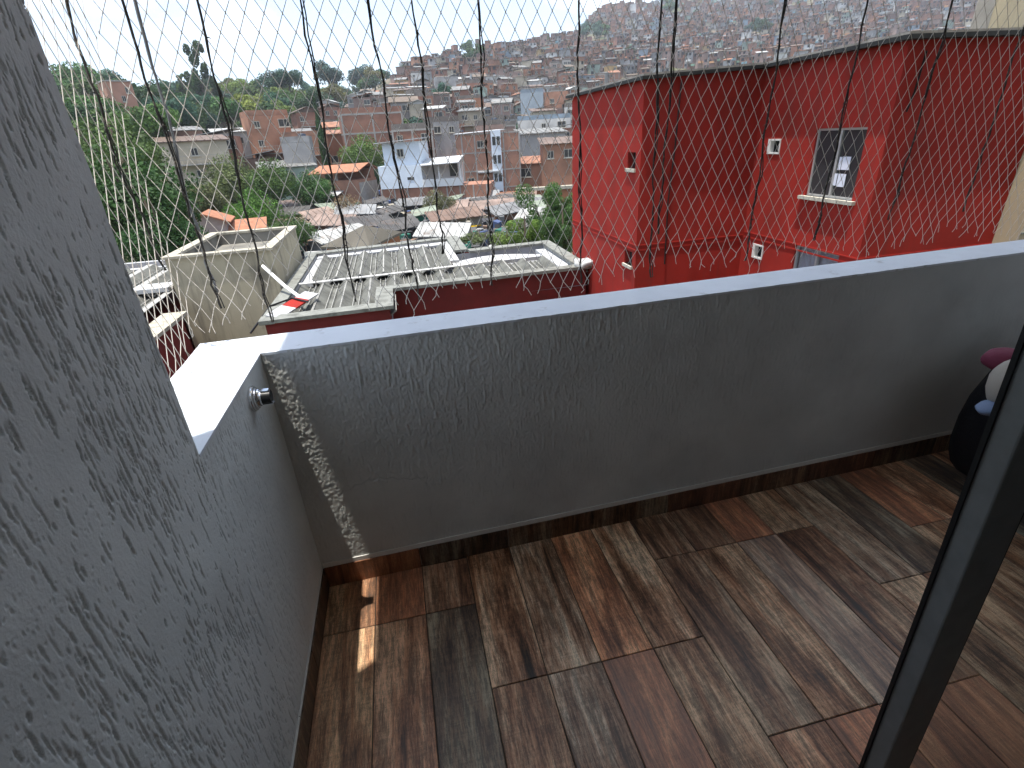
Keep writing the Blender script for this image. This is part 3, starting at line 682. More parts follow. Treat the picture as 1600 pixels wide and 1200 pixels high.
for wi, h in enumerate(hC[2:]):
    f_ = MB(); a, b, c, d = h; t_ = .028
    for q in ((a,b,c,c+t_),(a,b,d-t_,d),(a,a+t_,c+t_,d-t_),(b-t_,b,c+t_,d-t_),((a+b)/2-.012,(a+b)/2+.022,c+t_,d-t_)): fbox(f_, fC, *q, .03, .07)
    s_ = ch(f_, 'window', [M_alu], red)
    g_ = MB(); fbox(g_, fC, a+t_, (a+b)/2, c+t_, d-t_, .055, .060); g_.build('pane', M_glass if wi else M_dark, s_)
    g_ = MB(); fbox(g_, fC, (a+b)/2+.02, b-t_, c+t_, d-t_, .045, .050); g_.build('pane', M_glass if wi else M_dark, s_)
    g_ = MB(); fbox(g_, fC, a-.07, b+.07, c-.045, c, -.06, .03); g_.build('sill', M_sill, s_)
    if wi == 0:
        for (ya, yb, za, zb) in ((6.10,6.23,.86,1.02),(6.24,6.285,.855,1.015),(6.12,6.25,.65,.81),(6.265,6.31,.66,.81)):
            g_ = MB(); fbox(g_, fC, ya, yb, za, zb, .041, .0435); g_.build('paper_sheet', M_paper, s_)
    else:
        g_ = MB(); n = 40
        for i in range(n):
            y0, y1 = a+(b-a)*i/n, a+(b-a)*(i+1)/n; g_.face([fC(y0,c,.10+.012*math.sin(i*1.1)), fC(y1,c,.10+.012*math.sin((i+1)*1.1)), fC(y1,d,.10+.012*math.sin((i+1)*1.1)), fC(y0,d,.10+.012*math.sin(i*1.1))])
        g_.build('curtain', M_curt, s_, True)
        g_ = MB(); fbox(g_, fC, a, b, c, d, .14, .16); g_.build('room_dark', M_dark, s_)
# cables hanging down the red wall
mb = MB(); mb.tube([(4.35,7.97,2.1),(4.33,7.975,1.2),(4.28,7.975,.4),(4.3,7.97,-.6)], .012, 5); ch(mb, 'drain_cable', [M_bplas], red)
mb = MB(); mb.tube([(6.0,5.58,2.1),(5.97,5.575,1.7),(5.92,5.57,1.5)], .011, 5); ch(mb, 'drain_cable', [M_bplas], red)
# cream buildings
cb = tag(empty('cream_building', (8.5, 5.4, -8)), 'cream plastered building joining the red block at the right edge', 'building')
mb = MB(); mb.box((7.905, 5.30, -8), (13, 11.2, 1.9)); ch(mb, 'wall', [M_cream2], cb)
mb = MB(); mb.box((7.9, 5.285, -.02), (13, 5.299, .005)); ch(mb, 'joint_line', [M_cap], cb)
cb2 = tag(empty('cream_tower', (14, 12, -8)), 'plain cream tower wall rising behind the red roof at top right', 'building')
mb = MB(); mb.prism([(13.3,11.4),(26,11.4),(26,18),(20.5,17)], -8, 9); ch(mb, 'wall', [M_cream2], cb2)
mb = MB(); mb.box((13.28, 11.37, -8), (13.75, 11.397, 9)); ch(mb, 'lit_side_strip', [M_conc], cb2)  # grey strip on the front, coloured as the tower's lit side face

# ------------------------------------------------------------------ low building with corrugated roof
lowb = tag(empty('corrugated_roof_building', (0, 11, -8)), 'low red walled building with grey corrugated roof below the parapet', 'building')
OUT = [(-2.47,8.69),(-.29,8.75),(-.29,9.93),(3.76,10.05),(3.76,13.2),(1.6,13.08),(1.6,15.2),(-2.45,14.75)]
mb = MB(); ins = [(-2.40,8.78),(-.37,8.83),(-.37,10.02),(3.68,10.14),(3.68,13.1),(1.5,13.0),(1.5,15.1),(-2.38,14.66)]
n = len(ins)
for i in range(n):
    a, b = ins[i], ins[(i+1) % n]; mb.face([(a[0],a[1],-8),(b[0],b[1],-8),(b[0],b[1],-1.061),(a[0],a[1],-1.061)])
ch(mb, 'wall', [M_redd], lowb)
def cap(p, q, wid, z, side=1, h=.06, m_=M_cap, name='parapet_cap', root=lowb):
    p, q = Vector((*p, 0)), Vector((*q, 0)); d = (q-p).normalized(); nrm = Vector((-d.y, d.x, 0))*side*wid
    pl = [p, q, q+nrm, p+nrm]; b_ = MB(); b_.prism([(v_.x, v_.y) for v_ in pl], z-h, z); return ch(b_, name, [m_], root)
cap((-2.47,8.69),(-.29,8.75),.30,-1.0); cap((-.29,8.752),(-.29,9.93),.32,-1.003); cap((-.6,9.93),(3.76,10.05),.26,-1.006)
cap((3.76,10.052),(3.76,13.2),.26,-1.0); cap((3.50,13.19),(1.6,13.08),.30,-1.003); cap((1.6,13.082),(1.6,15.2),.34,-1.006); cap((1.26,15.2),(-2.45,14.75),.32,-1.009)
cap((-2.47,14.7),(-2.47,8.7),.24,-1.012)
mb = MB()   # inner faces of the parapet under the caps
for a, b in (((3.51,10.3),(3.51,12.9)),((3.5,12.9),(1.28,12.79)),((1.27,13.1),(1.27,14.9)),((1.27,14.88),(-2.2,14.45)),((-2.22,14.4),(-2.22,9.0))):
    mb.face([(a[0],a[1],-1.5),(b[0],b[1],-1.5),(b[0],b[1],-1.05),(a[0],a[1],-1.05)])
ch(mb, 'parapet_inner_face', [M_grave], lowb)
mb = MB(); mb.face([(-2.4,8.8,-1.42),(-.35,8.8,-1.42),(-.35,10.1,-1.42),(3.7,10.1,-1.42),(3.7,13.1,-1.42),(1.4,13.1,-1.42),(1.4,15,-1.42),(-2.4,14.6,-1.42)]); ch(mb, 'roof_deck', [M_grave], lowb)
def sheet(x0, nper, y0, y1, zf, per=.505, th=.012):
    """trapezoid ribbed fibre-cement sheet, ribs run along y"""
    pr = [(0,.15),(.013,.15),(.165,.02),(.185,.055),(.197,.055),(.217,.02),(.275,.02),(.295,.055),(.307,.055),(.327,.02),(.492,.15)]
    P = []
    for k in range(nper):
        P += [(x0+k*per+a, h) for a, h in pr]
    P.append((x0+nper*per, .15)); b_ = MB()
    for i in range(len(P)-1):
        (xa, ha), (xb, hb) = P[i], P[i+1]; m_ = 1 if ha == hb and ha > .05 else 0
        for s_ in (0, -th):
            b_.face([(xa,y0,zf(y0)+ha+s_),(xb,y0,zf(y0)+hb+s_),(xb,y1,zf(y1)+hb+s_),(xa,y1,zf(y1)+ha+s_)], m_)
        b_.face([(xa,y0,zf(y0)+ha),(xb,y0,zf(y0)+hb),(xb,y0,zf(y0)+hb-.03),(xa,y0,zf(y0)+ha-.03)], 1)
    return b_
def zf1(y): return -1.30+.018*(y-8.8)
def zf2(y): return -1.235+.018*(y-8.8)
for x0, npr in ((-2.24,1),(-1.77,1),(-1.27,1),(-.76,1)):
    ch(sheet(x0, npr, 8.97, 11.9, zf1), 'roof_sheet', [M_corr, M_corrw], lowb)
for k in range(8): ch(sheet(-.26+.5*k, 1, 10.18, 11.9+ (0 if k < 3 else -.0), zf1, .5), 'roof_sheet', [M_corr, M_corrw], lowb)
for x0 in (-2.0,-1.495,-.99,-.485,.02,.525): ch(sheet(x0, 1, 11.62, 14.15, zf2), 'roof_sheet', [M_corr, M_corrw], lowb)
mb = MB(); mb.prism([(-2.2,14.12),(1.25,14.45),(1.25,14.85),(-2.2,14.42)], -1.13, -1.08); mb.prism([(-2.2,11.6),(-2.0,11.6),(-2.0,14.1),(-2.2,14.1)], -1.2, -1.10)
mb.prism([(1.05,12.2),(1.27,12.2),(1.27,14.44),(1.05,14.42)], -1.16, -1.07)
pts = [(1.1,11.92),(3.3,11.98)]+[(3.3-2.2*i/8, 12.15+.45*math.sin(math.pi*(i/8))+.1*i/8) for i in range(9)]
mb.prism(pts, -1.2, -1.13); mb.prism([(3.24,10.35),(3.48,10.35),(3.48,12.6),(3.24,12.6)], -1.2, -1.09); ch(mb, 'white_membrane', [M_memb], lowb)
mb = MB(); mb.tube([(-2.3,11.35,-1.06),(-.6,11.5,-1.08),(1.3,11.6,-1.07),(2.2,11.8,-1.08)], .022, 6); ch(mb, 'water_pipe', [M_wframe], lowb)
blob((.26,.20,.09),(24,14),.16,11,.6).build('corner_flashing', M_memb, lowb, True, loc=(3.72,-.8,7.02))
# broken painted flashing and pipes at the left end
deb = tag(empty('broken_flashing', (-2.2, 9.6, -1.1)), 'broken red and white flashing board leaning at the left end of the corrugated roof', 'flashing')
M1 = Matrix.Translation((-2.12,9.35,-1.02)) @ Matrix.Rotation(R_(-18),4,'Z') @ Matrix.Rotation(R_(12),4,'Y')
for a, b, m_ in ((-.5,0.05,M_memb),(.05,.55,M_red),(.55,.95,M_memb)):
    mb = MB(); mb.box((-.13,a,.0),(.13,b-.003,.03), M=M1); ch(mb, 'board', [m_], deb)
mb = MB(); mb.tube([(-2.75,11.0,-.55),(-2.3,10.4,-.86),(-2.0,10.0,-1.0)], .035, 7); ch(mb, 'gutter_pipe', [M_wframe], deb)
mb = MB(); mb.tube([(-2.75,9.1,-1.3),(-2.45,9.6,-1.0),(-2.1,9.8,-.95),(-1.8,9.6,-1.0)], .018, 6); ch(mb, 'black_hose', [M_bplas], deb)

# ------------------------------------------------------------------ cream tower with open top
tw = tag(empty('tank_housing', (-3.5, 12.6, -8)), 'stained cream masonry housing with open top beside the corrugated roof', 'housing')
X0, X1, Y0, Y1, ZT2 = -4.5, -2.56, 11.15, 14.2, -.28
mb = MB()
mb.box((X0,Y0,-8),(X1,Y0+.14,ZT2)); mb.box((X0,Y1-.14,-8),(X1,Y1,ZT2)); mb.box((X0,Y0+.14,-8),(X0+.14,Y1-.14,ZT2)); mb.box((X1-.14,Y0+.14,-8),(X1,Y1-.14,ZT2))
mb.face([(X0+.1,Y0+.1,-.8),(X1-.1,Y0+.1,-.8),(X1-.1,Y1-.1,-.62),(X0+.1,Y1-.1,-.62)]); ch(mb, 'wall', [M_cream], tw)
mb = MB()
for q in (((X0+.145,Y0+.2),(X0+.145,Y1-.145)),((X0+.145,Y1-.145),(X1-.145,Y1-.145)),((X1-.145,Y1-.145),(X1-.145,Y0+.2))): mb.face([(*q[0],-.95),(*q[1],-.95),(*q[1],ZT2-.01),(*q[0],ZT2-.01)])
mb.face([(X0+.145,Y0+.145,-.60),(X1-.145,Y0+.145,-.60),(X1-.145,Y1-.15,-.52),(X0+.145,Y1-.15,-.52)])
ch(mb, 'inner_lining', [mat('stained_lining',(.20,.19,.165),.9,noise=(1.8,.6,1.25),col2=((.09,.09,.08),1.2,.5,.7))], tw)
for a in (((X0-.04,Y0-.04),(X1+.04,Y0+.17)),((X0-.04,Y1-.17),(X1+.04,Y1+.04)),((X0-.04,Y0+.17),(X0+.17,Y1-.17)),((X1-.17,Y0+.17),(X1+.04,Y1-.17))):
    mb = MB(); mb.box((*a[0],ZT2+.001),(*a[1],ZT2+.05)); ch(mb, 'rim_cap', [M_capw], tw)

# ------------------------------------------------------------------ second small roof, far left
sb = tag(empty('left_roof_building', (-6, 11, -8)), 'red walled building with pale broad ribbed roof just right of the tall stucco wall', 'building')
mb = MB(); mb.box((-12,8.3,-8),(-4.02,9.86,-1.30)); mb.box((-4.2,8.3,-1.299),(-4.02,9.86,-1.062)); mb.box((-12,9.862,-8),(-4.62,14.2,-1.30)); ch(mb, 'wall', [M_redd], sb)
mb = MB(); mb.prism([(-4.32,8.2),(-3.95,8.25),(-3.92,9.9),(-4.32,9.9)], -1.06, -1.0); ch(mb, 'parapet_cap', [M_capw], sb)
for x0 in range(12):
    ch(sheet(-12+.62*x0, 1, 8.4, 11.4, lambda y: -1.10+.02*(y-8.4), .62), 'roof_sheet', [M_corr, M_corrw], sb)
    ch(sheet(-12+.62*x0, 1, 11.2, 13.7, lambda y: -1.02+.02*(y-8.4), .62), 'roof_sheet', [M_corr, M_corrw], sb)
mb = MB(); mb.box((-12,13.75,-1.0),(-4.7,13.95,-.86)); mb.box((-12,14.3,-1.0),(-4.7,14.45,-.8)); mb.box((-5.3,11.1,-.88),(-4.6,11.6,-.80)); ch(mb, 'white_gutter', [M_memb], sb)
# brown shed roof just beyond the corrugated building
sh = tag(empty('shed', (-1.5, 24, -8)), 'long brown roofed shed just beyond the corrugated roof', 'shed')
def atz(px, py, z): p = onz(px, py, z); return (p[0], p[1], z)
A = [atz(500,386,-3.6), atz(568,352,-2.6), atz(628,362,-2.7), atz(578,386,-3.6)]
mb = MB(); mb.face(A); mb.face([(p[0],p[1],p[2]-.12) for p in A][::-1])
for i in range(4):
    a, b = A[i], A[(i+1)%4]; mb.face([a, (a[0],a[1],a[2]-.12), (b[0],b[1],b[2]-.12), b])
ch(mb, 'roof', [mat('brown_sheet',(.115,.105,.085),.8,noise=(.6,.8,1.15))], sh)
B = [atz(575,384,-3.7), atz(624,366,-2.95)]
mb = MB(); mb.face([(B[0][0],B[0][1]+.3,-8),(B[1][0],B[1][1],-8),(B[1][0],B[1][1],-2.95),(B[0][0],B[0][1]+.3,-3.75)]); mb.face([(A[0][0]+.3,A[0][1]+.3,-8),(A[3][0]-.2,A[3][1]+.3,-8),(A[3][0]-.2,A[3][1]+.3,-3.75),(A[0][0]+.3,A[0][1]+.3,-3.75)])
ch(mb, 'wall', [mat('shed_brick',(.30,.15,.09),.85,noise=(2,.7,1.1))], sh)

# ------------------------------------------------------------------ labels from what stands near a thing
LM = [('the white house',(660,255)),('the brick block',(770,265)),('the open-crowned tree',(315,120)),('the blue-grey block',(836,172)),
      ('the brick tower',(200,185)),('the orange-roofed house',(540,280)),('the bright green tree',(572,248)),('the cypress',(507,222)),
      ("the red block's edge",(893,215)),('the red eaves corner',(1020,118)),('the cream housing',(350,390)),('the brown shed',(560,368)),
      ('the dark ridge crowns',(440,125)),('the bare ridge',(640,105)),('the top cream tower',(1520,30)),('the retaining wall',(850,300)),('the yellow taxis',(755,350)),
      ('the grey gable',(330,350)),('the red eaves dip',(1215,104)),('the hill shoulder',(760,80)),('the mountain crest',(960,20)),('the bamboo clump',(850,350)),('the dry bush',(540,322)),('the pale green house',(455,265))]
used = {}
def whereis(p, k=0):
    x, y = proj(p); b_ = sorted(((x-q[0])**2+(y-q[1])**2, n_, q) for n_, q in LM)[k]; dx, dy = x-b_[2][0], y-b_[2][1]; d_ = math.sqrt(b_[0])
    side_ = ('right of' if dx > 0 else 'left of') if abs(dx) > abs(dy) else ('below' if dy > 0 else 'above')
    if min(abs(dx), abs(dy)) > .42*max(abs(dx), abs(dy)): side_ = ('lower ' if dy > 0 else 'upper ')+('right of' if dx > 0 else 'left of')
    return ('just ' if d_ < 45 else '' if d_ < 90 else 'far ')+side_+' '+b_[1]
def uniq(base, p, extras=()):
    opts = [base+', '+whereis(p, k) for k in range(8)]+[base+', '+whereis(p, k)+' with '+e for e in extras[:1] for k in range(3)]
    opts = [o_ for o_ in opts if len(o_.split()) <= 16] or opts[:1]
    l_ = next((o_ for o_ in opts if o_ not in used), opts[0])
    used[l_] = 1; return l_

# ------------------------------------------------------------------ houses
COLS = {'raw brick':(.30,.152,.105),'orange brick':(.36,.183,.115),'dark brick':(.20,.12,.095),'dusty pink brick':(.34,.235,.195),'white plastered':(.55,.54,.51),'cream plastered':(.46,.40,.30),
        'grey plastered':(.34,.33,.32),'pale green':(.30,.37,.31),'pale blue':(.27,.34,.40),'ochre':(.36,.25,.12),'terracotta plastered':(.42,.20,.12)}
CW = ['raw brick']*9+['orange brick']*7+['dark brick']*3+['dusty pink brick']*7+['white plastered']*3+['cream plastered']*2+['grey plastered']*4+['pale green','pale blue','ochre','terracotta plastered']
ROOFS = {'grey sheet':(.20,.20,.19),'white sheet':(.44,.44,.42),'rusty sheet':(.15,.105,.08),'orange tile':(.30,.14,.08),'brown sheet':(.15,.115,.085)}
RW = ['grey sheet']*6+['white sheet']*2+['rusty sheet']*5+['orange tile']*4+['brown sheet']*5
def win_mesh(w_, h_):
    m_ = MB()
    for a, b, c, d in ((0,w_,0,.06),(0,w_,h_-.06,h_),(0,.06,.06,h_-.06),(w_-.06,w_,.06,h_-.06),(w_/2-.03,w_/2+.03,.06,h_-.06)): m_.box((a,-.06,c),(b,0,d), m=0)
    m_.face([(0,-.012,0),(w_,-.012,0),(w_,-.012,h_),(0,-.012,h_)], 1); m_.box((-.08,-.16,-.09),(w_+.08,0,-.001), m=0); return m_.mesh('window', [M_sill, M_dark])
def door_mesh():
    m_ = MB(); m_.box((0,-.05,0),(.95,0,2.05), m=0); return m_.mesh('door', [mat('metal_door',(.10,.11,.12),.5)])
WM = [win_mesh(1.1,1.0), win_mesh(.8,.9), win_mesh(1.6,1.1)]; DM = door_mesh()
bodyc = {}
def body(w_, d_, st, frame):
    k = (w_, d_, st, frame)
    if k not in bodyc:
        m_ = MB(); H_ = st*2.55; m_.box((-w_/2,-d_/2,-4),(w_/2,d_/2,H_))
        if frame:
            for s_ in range(st+1):
                z_ = s_*2.55; m_.box((-w_/2-.035,-d_/2-.035,z_-.22),(w_/2+.035,d_/2+.035,z_-.0 if s_ < st else z_+.02), m=1)
            for x_ in (-w_/2-.04, -.12, w_/2-.2): m_.box((x_,-d_/2-.04,-4),(x_+.24,-d_/2-.001,H_), m=1)
            for y_ in (-d_/2,d_/2-.24): m_.box((w_/2+.001,y_,-4),(w_/2+.04,y_+.24,H_), m=1); m_.box((-w_/2-.04,y_,-4),(-w_/2-.001,y_+.24,H_), m=1)
        bodyc[k] = m_.mesh('wall', [M_wallo, M_conc])
    return bodyc[k]
roofc = {}
def roofm(w_, d_, kind, rib=True):
    k = (w_, d_, kind)
    if k not in roofc:
        m_ = MB(); o_ = .35; X_, Y_ = w_/2+o_, d_/2+o_
        if kind == 'mono':
            m_.prism([(-X_,-Y_),(X_,-Y_),(X_,Y_),(-X_,Y_)], [.03,.03,.75,.75], [.10,.10,.82,.82])
            if rib:
                for i in range(int(w_/.9)+1): x_ = -X_+.1+i*.9; m_.prism([(x_,-Y_),(x_+.12,-Y_),(x_+.12,Y_),(x_,Y_)], [.101,.101,.821,.821], [.16,.16,.88,.88])
        elif kind == 'side':
            m_.prism([(-X_,-Y_),(X_,-Y_),(X_,Y_),(-X_,Y_)], [.03,.9,.9,.03], [.10,.97,.97,.10])
        elif kind == 'gable':
            h = w_*.20
            m_.prism([(-X_,-Y_),(0,-Y_),(0,Y_),(-X_,Y_)], [.0,h,h,.0], [.10,h+.1,h+.1,.10]); m_.prism([(0.001,-Y_),(X_,-Y_),(X_,Y_),(0.001,Y_)], [h,.0,.0,h], [h+.1,.10,.10,h+.1])
            m_.face([(-w_/2,-d_/2,0.02),(w_/2,-d_/2,0.02),(0,-d_/2,h)]); 
        elif kind == 'gablex':
            h = d_*.20
            m_.prism([(-X_,-Y_),(X_,-Y_),(X_,0),(-X_,0)], [.0,.0,h,h], [.10,.10,h+.1,h+.1]); m_.prism([(-X_,.001),(X_,.001),(X_,Y_),(-X_,Y_)], [h,h,0,0], [h+.1,h+.1,.1,.1])
        else:
            m_.box((-w_/2,-d_/2,.021),(w_/2,d_/2,.12))
            for a in (((-w_/2,-d_/2),(w_/2,-d_/2+.15)),((-w_/2,d_/2-.15),(w_/2,d_/2)),((-w_/2,-d_/2+.15),(-w_/2+.15,d_/2-.15)),((w_/2-.15,-d_/2+.15),(w_/2,d_/2-.15))): m_.box((*a[0],.12),(*a[1],.75))
        roofc[k] = m_.mesh('roof', [M_rooft])
    return roofc[k]
TANK = MB().tube([(0,0,0),(0,0,.05),(0,0,.9),(0,0,1.0)], [.42,.48,.55,.2], 9).mesh('water_tank', [mat('tank_plastic',(.02,.03,.05),.4)], True)
BAL = {}
def balc(w_):
    if w_ not in BAL:
        m_ = MB(); m_.box((-w_/2,-1.0,-.14),(w_/2,0,0)); 
        for z_ in (.5,.95): m_.box((-w_/2,-1.0,z_),(w_/2,-.95,z_+.05))
        for i in range(int(w_/.35)+1): x_ = -w_/2+i*.35; m_.box((x_,-.99,0),(x_+.03,-.96,.95))
        BAL[w_] = m_.mesh('balcony', [M_conc])
    return BAL[w_]
HOUSES = []
def house(p, yaw, w_, d_, st, wc, rk, rc, label=None, group='houses on the hillside', detail=2, frame=False, name='house', extra_label=()):
    o = empty(name, p, yaw); H_ = st*2.55
    b_ = place(body(w_, d_, st, frame), 'wall', o); b_.color = (*wc, 1)
    r_ = place(roofm(w_, d_, rk, detail > 1), 'roof', o, (0, 0, H_)); r_.color = (*rc, 1)
    rg_ = random.Random(int(p[0]*31+p[1]*17)); nw = 0
    for s_ in range(st):
        slots = [-.30, 0, .30] if w_ > 5.5 else [-.25, .25]
        for q in slots:
            t_ = rg_.random(); x_ = q*w_
            if t_ < .42 or detail == 1 and t_ < .6:
                wm = rg_.choice(WM); place(wm, 'window', o, (x_-.5, -d_/2-.04, s_*2.55+.95)); nw += 1
            elif t_ < .58 and s_ == 0: place(DM, 'door', o, (x_-.45, -d_/2-.04, .02))
        if s_ and detail > 1 and rg_.random() < .45: place(balc(round(w_*.8, 1)), 'balcony', o, (0, -d_/2, s_*2.55))
    if detail > 1 and rg_.random() < .5:
        place(WM[1], 'window', o, (w_/2+.04, -1, (st-1)*2.55+1), R_(90))
    if rk == 'flat' and rg_.random() < .5: place(TANK, 'water_tank', o, (w_*.2, .5, H_+.12), 0); tank = True
    else: tank = False
    if label: tag(o, label, name.split('_')[0] if name != 'apartment_block' else 'building', group)
    HOUSES.append(((p[0], p[1]), max(w_, d_)*.62)); return o, nw, tank
def facing(p, j=0): return -math.atan2(p[0], p[1])+j
def on(px, py, r, dz=0): q = at(px, py, r); return (q[0], q[1], q[2]+dz)
# the named houses of the middle distance
def nh(px, py, r, *a, yj=0, **k):
    p = on(px, py, r); return house(p, facing(p, yj), *a, **k)
# white two-storey house with lean-to terrace
wh = tag(empty('white_house', on(648, 291, 64), facing(on(648,291,64), R_(-14))), 'white two-storey house with white sheet roof and covered terrace above brick base', 'house')
mb = MB(); mb.box((-3.6,-2.2,0),(1.6,3,2.5)); o = mb.build('lower_wall', M_memb_w := mat('white_house_paint',(.66,.72,.78),.7,noise=(1,.9,1.05)), wh)
mb = MB(); mb.box((-2.9,-1.6,2.5),(1.55,3,5.0)); mb.build('upper_wall', M_memb_w, wh)
mb = MB(); mb.prism([(-3.6,-2.3),(2.2,-2.3),(2.2,3.3),(-3.6,3.3)], [4.95,5.25,5.35,5.05], [5.05,5.35,5.45,5.15]); mb.build('roof', M_memb, wh)
mb = MB(); mb.prism([(1.6,-3.0),(6.2,-3.0),(6.2,1.4),(1.6,1.4)], [2.35,2.5,3.1,2.95], [2.43,2.58,3.18,3.03]); mb.build('terrace_roof', M_memb, wh)
mb = MB(); mb.box((1.62,1.0,0),(6.0,1.2,2.9)); mb.build('terrace_back_wall', M_wframe, wh)
mb = MB(); mb.box((1.62,-2.3,0),(6.4,-2.15,.85)); mb.build('terrace_parapet', M_wframe, wh)
for x_ in (3.6, 6.1): MB().box((x_,-2.3,.85),(x_+.14,-2.15,2.5)).build('post', M_wframe, wh)
place(WM[1],'window',wh,(-1.2,-1.64,3.4)); MB().box((4.4,.9,.85),(5.4,.99,2.3)).build('doorway', M_dark, wh); MB().box((-.2,-2.24,.9),(.6,-2.2,1.2)).build('vent', M_dark, wh)
MB().box((-3.8,-2.0,-5),(9.6,3.2,-.01)).build('brick_base', mat('base_brick',(.33,.165,.11),.9,noise=(1.2,.75,1.1)), wh)
for i in range(9): MB().box((-3.7+i*1.6,-2.05,-5),(-3.55+i*1.6,-2.001,-.02)).build('pilaster', M_conc, wh)
wh.scale = (.93,.93,.93)
# four-storey brick block
p = on(768, 318, 76); bk = tag(empty('brick_block', p, facing(p, R_(10))), 'four-storey raw brick block with white stair strip and concrete bands', 'building')
M_bb = mat('block_brick',(.36,.19,.13),.88,noise=(1.1,.8,1.1))
MB().box((-4.6,-3,-3),(4.6,4,10.6)).build('wall', M_bb, bk)
for s_ in range(5):
    z_ = .1+s_*2.62; MB().box((-4.62,-3.04,z_-.12),(4.64,-3.001,z_+.06)).build('concrete_band', M_conc, bk); MB().box((4.601,-3,z_-.12),(4.64,4,z_+.06)).build('concrete_band', M_conc, bk)
for x_ in (-4.6,-2.6,1.9,4.4): MB().box((x_,-3.045,-3),(x_+.2,-3.001,10.55)).build('column', M_conc, bk)
MB().box((.0,-3.5,-3),(1.5,-3.06,10.9)).build('stair_strip', M_memb_w, bk)
for s_ in range(4):
    for x_, w_ in ((.15,.5),(.85,.5)): 
        if rng.random() < .9: MB().box((x_,-3.56,1.0+s_*2.62),(x_+w_,-3.501,2.2+s_*2.62)).build('window', M_dark, bk)
place(WM[0],'window',bk,(-2.2,-3.04,8.6)); place(WM[0],'window',bk,(-4.1,-3.04,3.4))
mb = MB(); mb.prism([(-4.9,-3.4),(2.4,-3.4),(2.4,4.2),(-4.9,4.2)], [10.62,10.9,11.0,10.72],[10.7,11,11.1,10.8]); mb.build('roof', M_memb, bk)
MB().box((-2.4,-4.0,5.05),(1.0,-3.06,5.25)).build('canopy', M_memb, bk)
# blank grey block
p = on(836, 196, 150); gb = tag(empty('blank_block', p, facing(p, R_(-6))), 'tall blank blue-grey rendered block among brick houses', 'building')
MB().box((-3.2,-3,-6),(2.6,3,8.2)).build('wall', mat('blue_grey_render',(.33,.38,.42),.85,noise=(.6,.85,1.05)), gb)
MB().box((2.605,-2.6,-6),(8.6,3,7.2)).build('side_wall', M_bb, gb); MB().box((-3.3,-3.1,8.2),(2.7,3.1,8.35)).build('roof', M_conc, gb)
for s_ in range(3): place(WM[0],'window',gb,(4.2,-2.64,-.5+s_*2.6))
bk.scale = (.84,.84,.84)
HOUSES += [((wh.location.x, wh.location.y), 7), ((bk.location.x, bk.location.y), 7), ((gb.location.x, gb.location.y), 6)]
# long retaining wall
p = on(850, 345, 66); rw = tag(empty('retaining_wall', p, facing(p, R_(4))), 'long orange brick retaining wall with pale concrete ledge below the shanties', 'wall')
MB().box((-5.5,0,-4),(9,.4,3.6)).build('wall', mat('orange_brick_wall',(.40,.17,.09),.9,noise=(.9,.8,1.1)), rw); MB().box((-3.2,-.5,3.6),(9,.6,3.95)).build('ledge', M_capw, rw)
HOUSES.append(((p[0], p[1]), 5))
# brick tower in the trees
p = on(214, 236, 112); bt = tag(empty('brick_tower', p, facing(p, R_(14))), 'narrow brick tower house standing in the trees at left', 'building')
MB().box((-2.6,-3,-4),(2.6,3,10.6)).build('wall', mat('tower_brick',(.44,.24,.17),.88,noise=(.7,.85,1.08)), bt)
for z_, x_ in ((7.6,-.2),(5.0,.0),(8.9,1.0),(3.0,-1.4)): place(WM[1],'window',bt,(x_,-3.04,z_))
MB().box((-2.8,-3.2,10.6),(2.8,3.2,10.8)).build('roof', M_conc, bt); bt.scale = (.70,.70,.92)
# near gable with orange tiles at the left
p = on(320, 372, 42); gh = tag(empty('gable_house', p, facing(p, R_(-10))), 'grey gabled house front above orange tiled roofs, left of centre', 'house')
MB().prism([(-1.5,0),(2.1,0),(2.1,4),(-1.5,4)], -1, 1.35).build('wall', mat('grey_render',(.33,.32,.31),.85,noise=(2,.8,1.1)), gh)
mb = MB(); mb.face([(-1.5,-.01,1.35),(2.1,-.01,1.35),(.4,-.01,2.1)]); mb.build('gable', mat('grey_render_2',(.33,.32,.31),.85), gh)
M_tile = mat('orange_tiles',(.34,.15,.085),.8,noise=(2.5,.75,1.15),bump=(9,.4,.05))
mb = MB(); mb.prism([(-1.9,-.35),(.4,-.35),(.4,4.2),(-1.9,4.2)], [1.2,2.1,2.1,1.2],[1.3,2.22,2.22,1.3]); mb.prism([(.401,-.35),(2.6,-.35),(2.6,4.2),(.401,4.2)], [2.1,1.2,1.2,2.1],[2.22,1.3,1.3,2.22]); mb.build('roof', M_tile, gh)
mb = MB(); mb.prism([(-3.2,-2.2),(4.6,-2.2),(4.6,-.02),(-3.2,-.02)], [-.6,-.6,.25,.25],[-.5,-.5,.35,.35]); mb.build('lower_roof', M_tile, gh)
mb = MB(); mb.prism([(2.11,-.01),(5.6,-.01),(5.6,3),(2.11,3)], [.3,.3,1.0,1.0],[.4,.4,1.1,1.1]); mb.build('side_roof', M_tile, gh)
MB().box((-3.0,-2.0,-5),(5.4,2.9,-.7)).build('lower_wall', M_bb, gh); MB().box((-2.95,.0,-.7),(-1.51,3,1.9)).build('side_wall', M_bb, gh)
gh.scale = (.72,.72,.72)
HOUSES.append(((p[0], p[1]), 6))
G2 = 'houses at the foot of the wooded hill'
C_, Rf = COLS, ROOFS
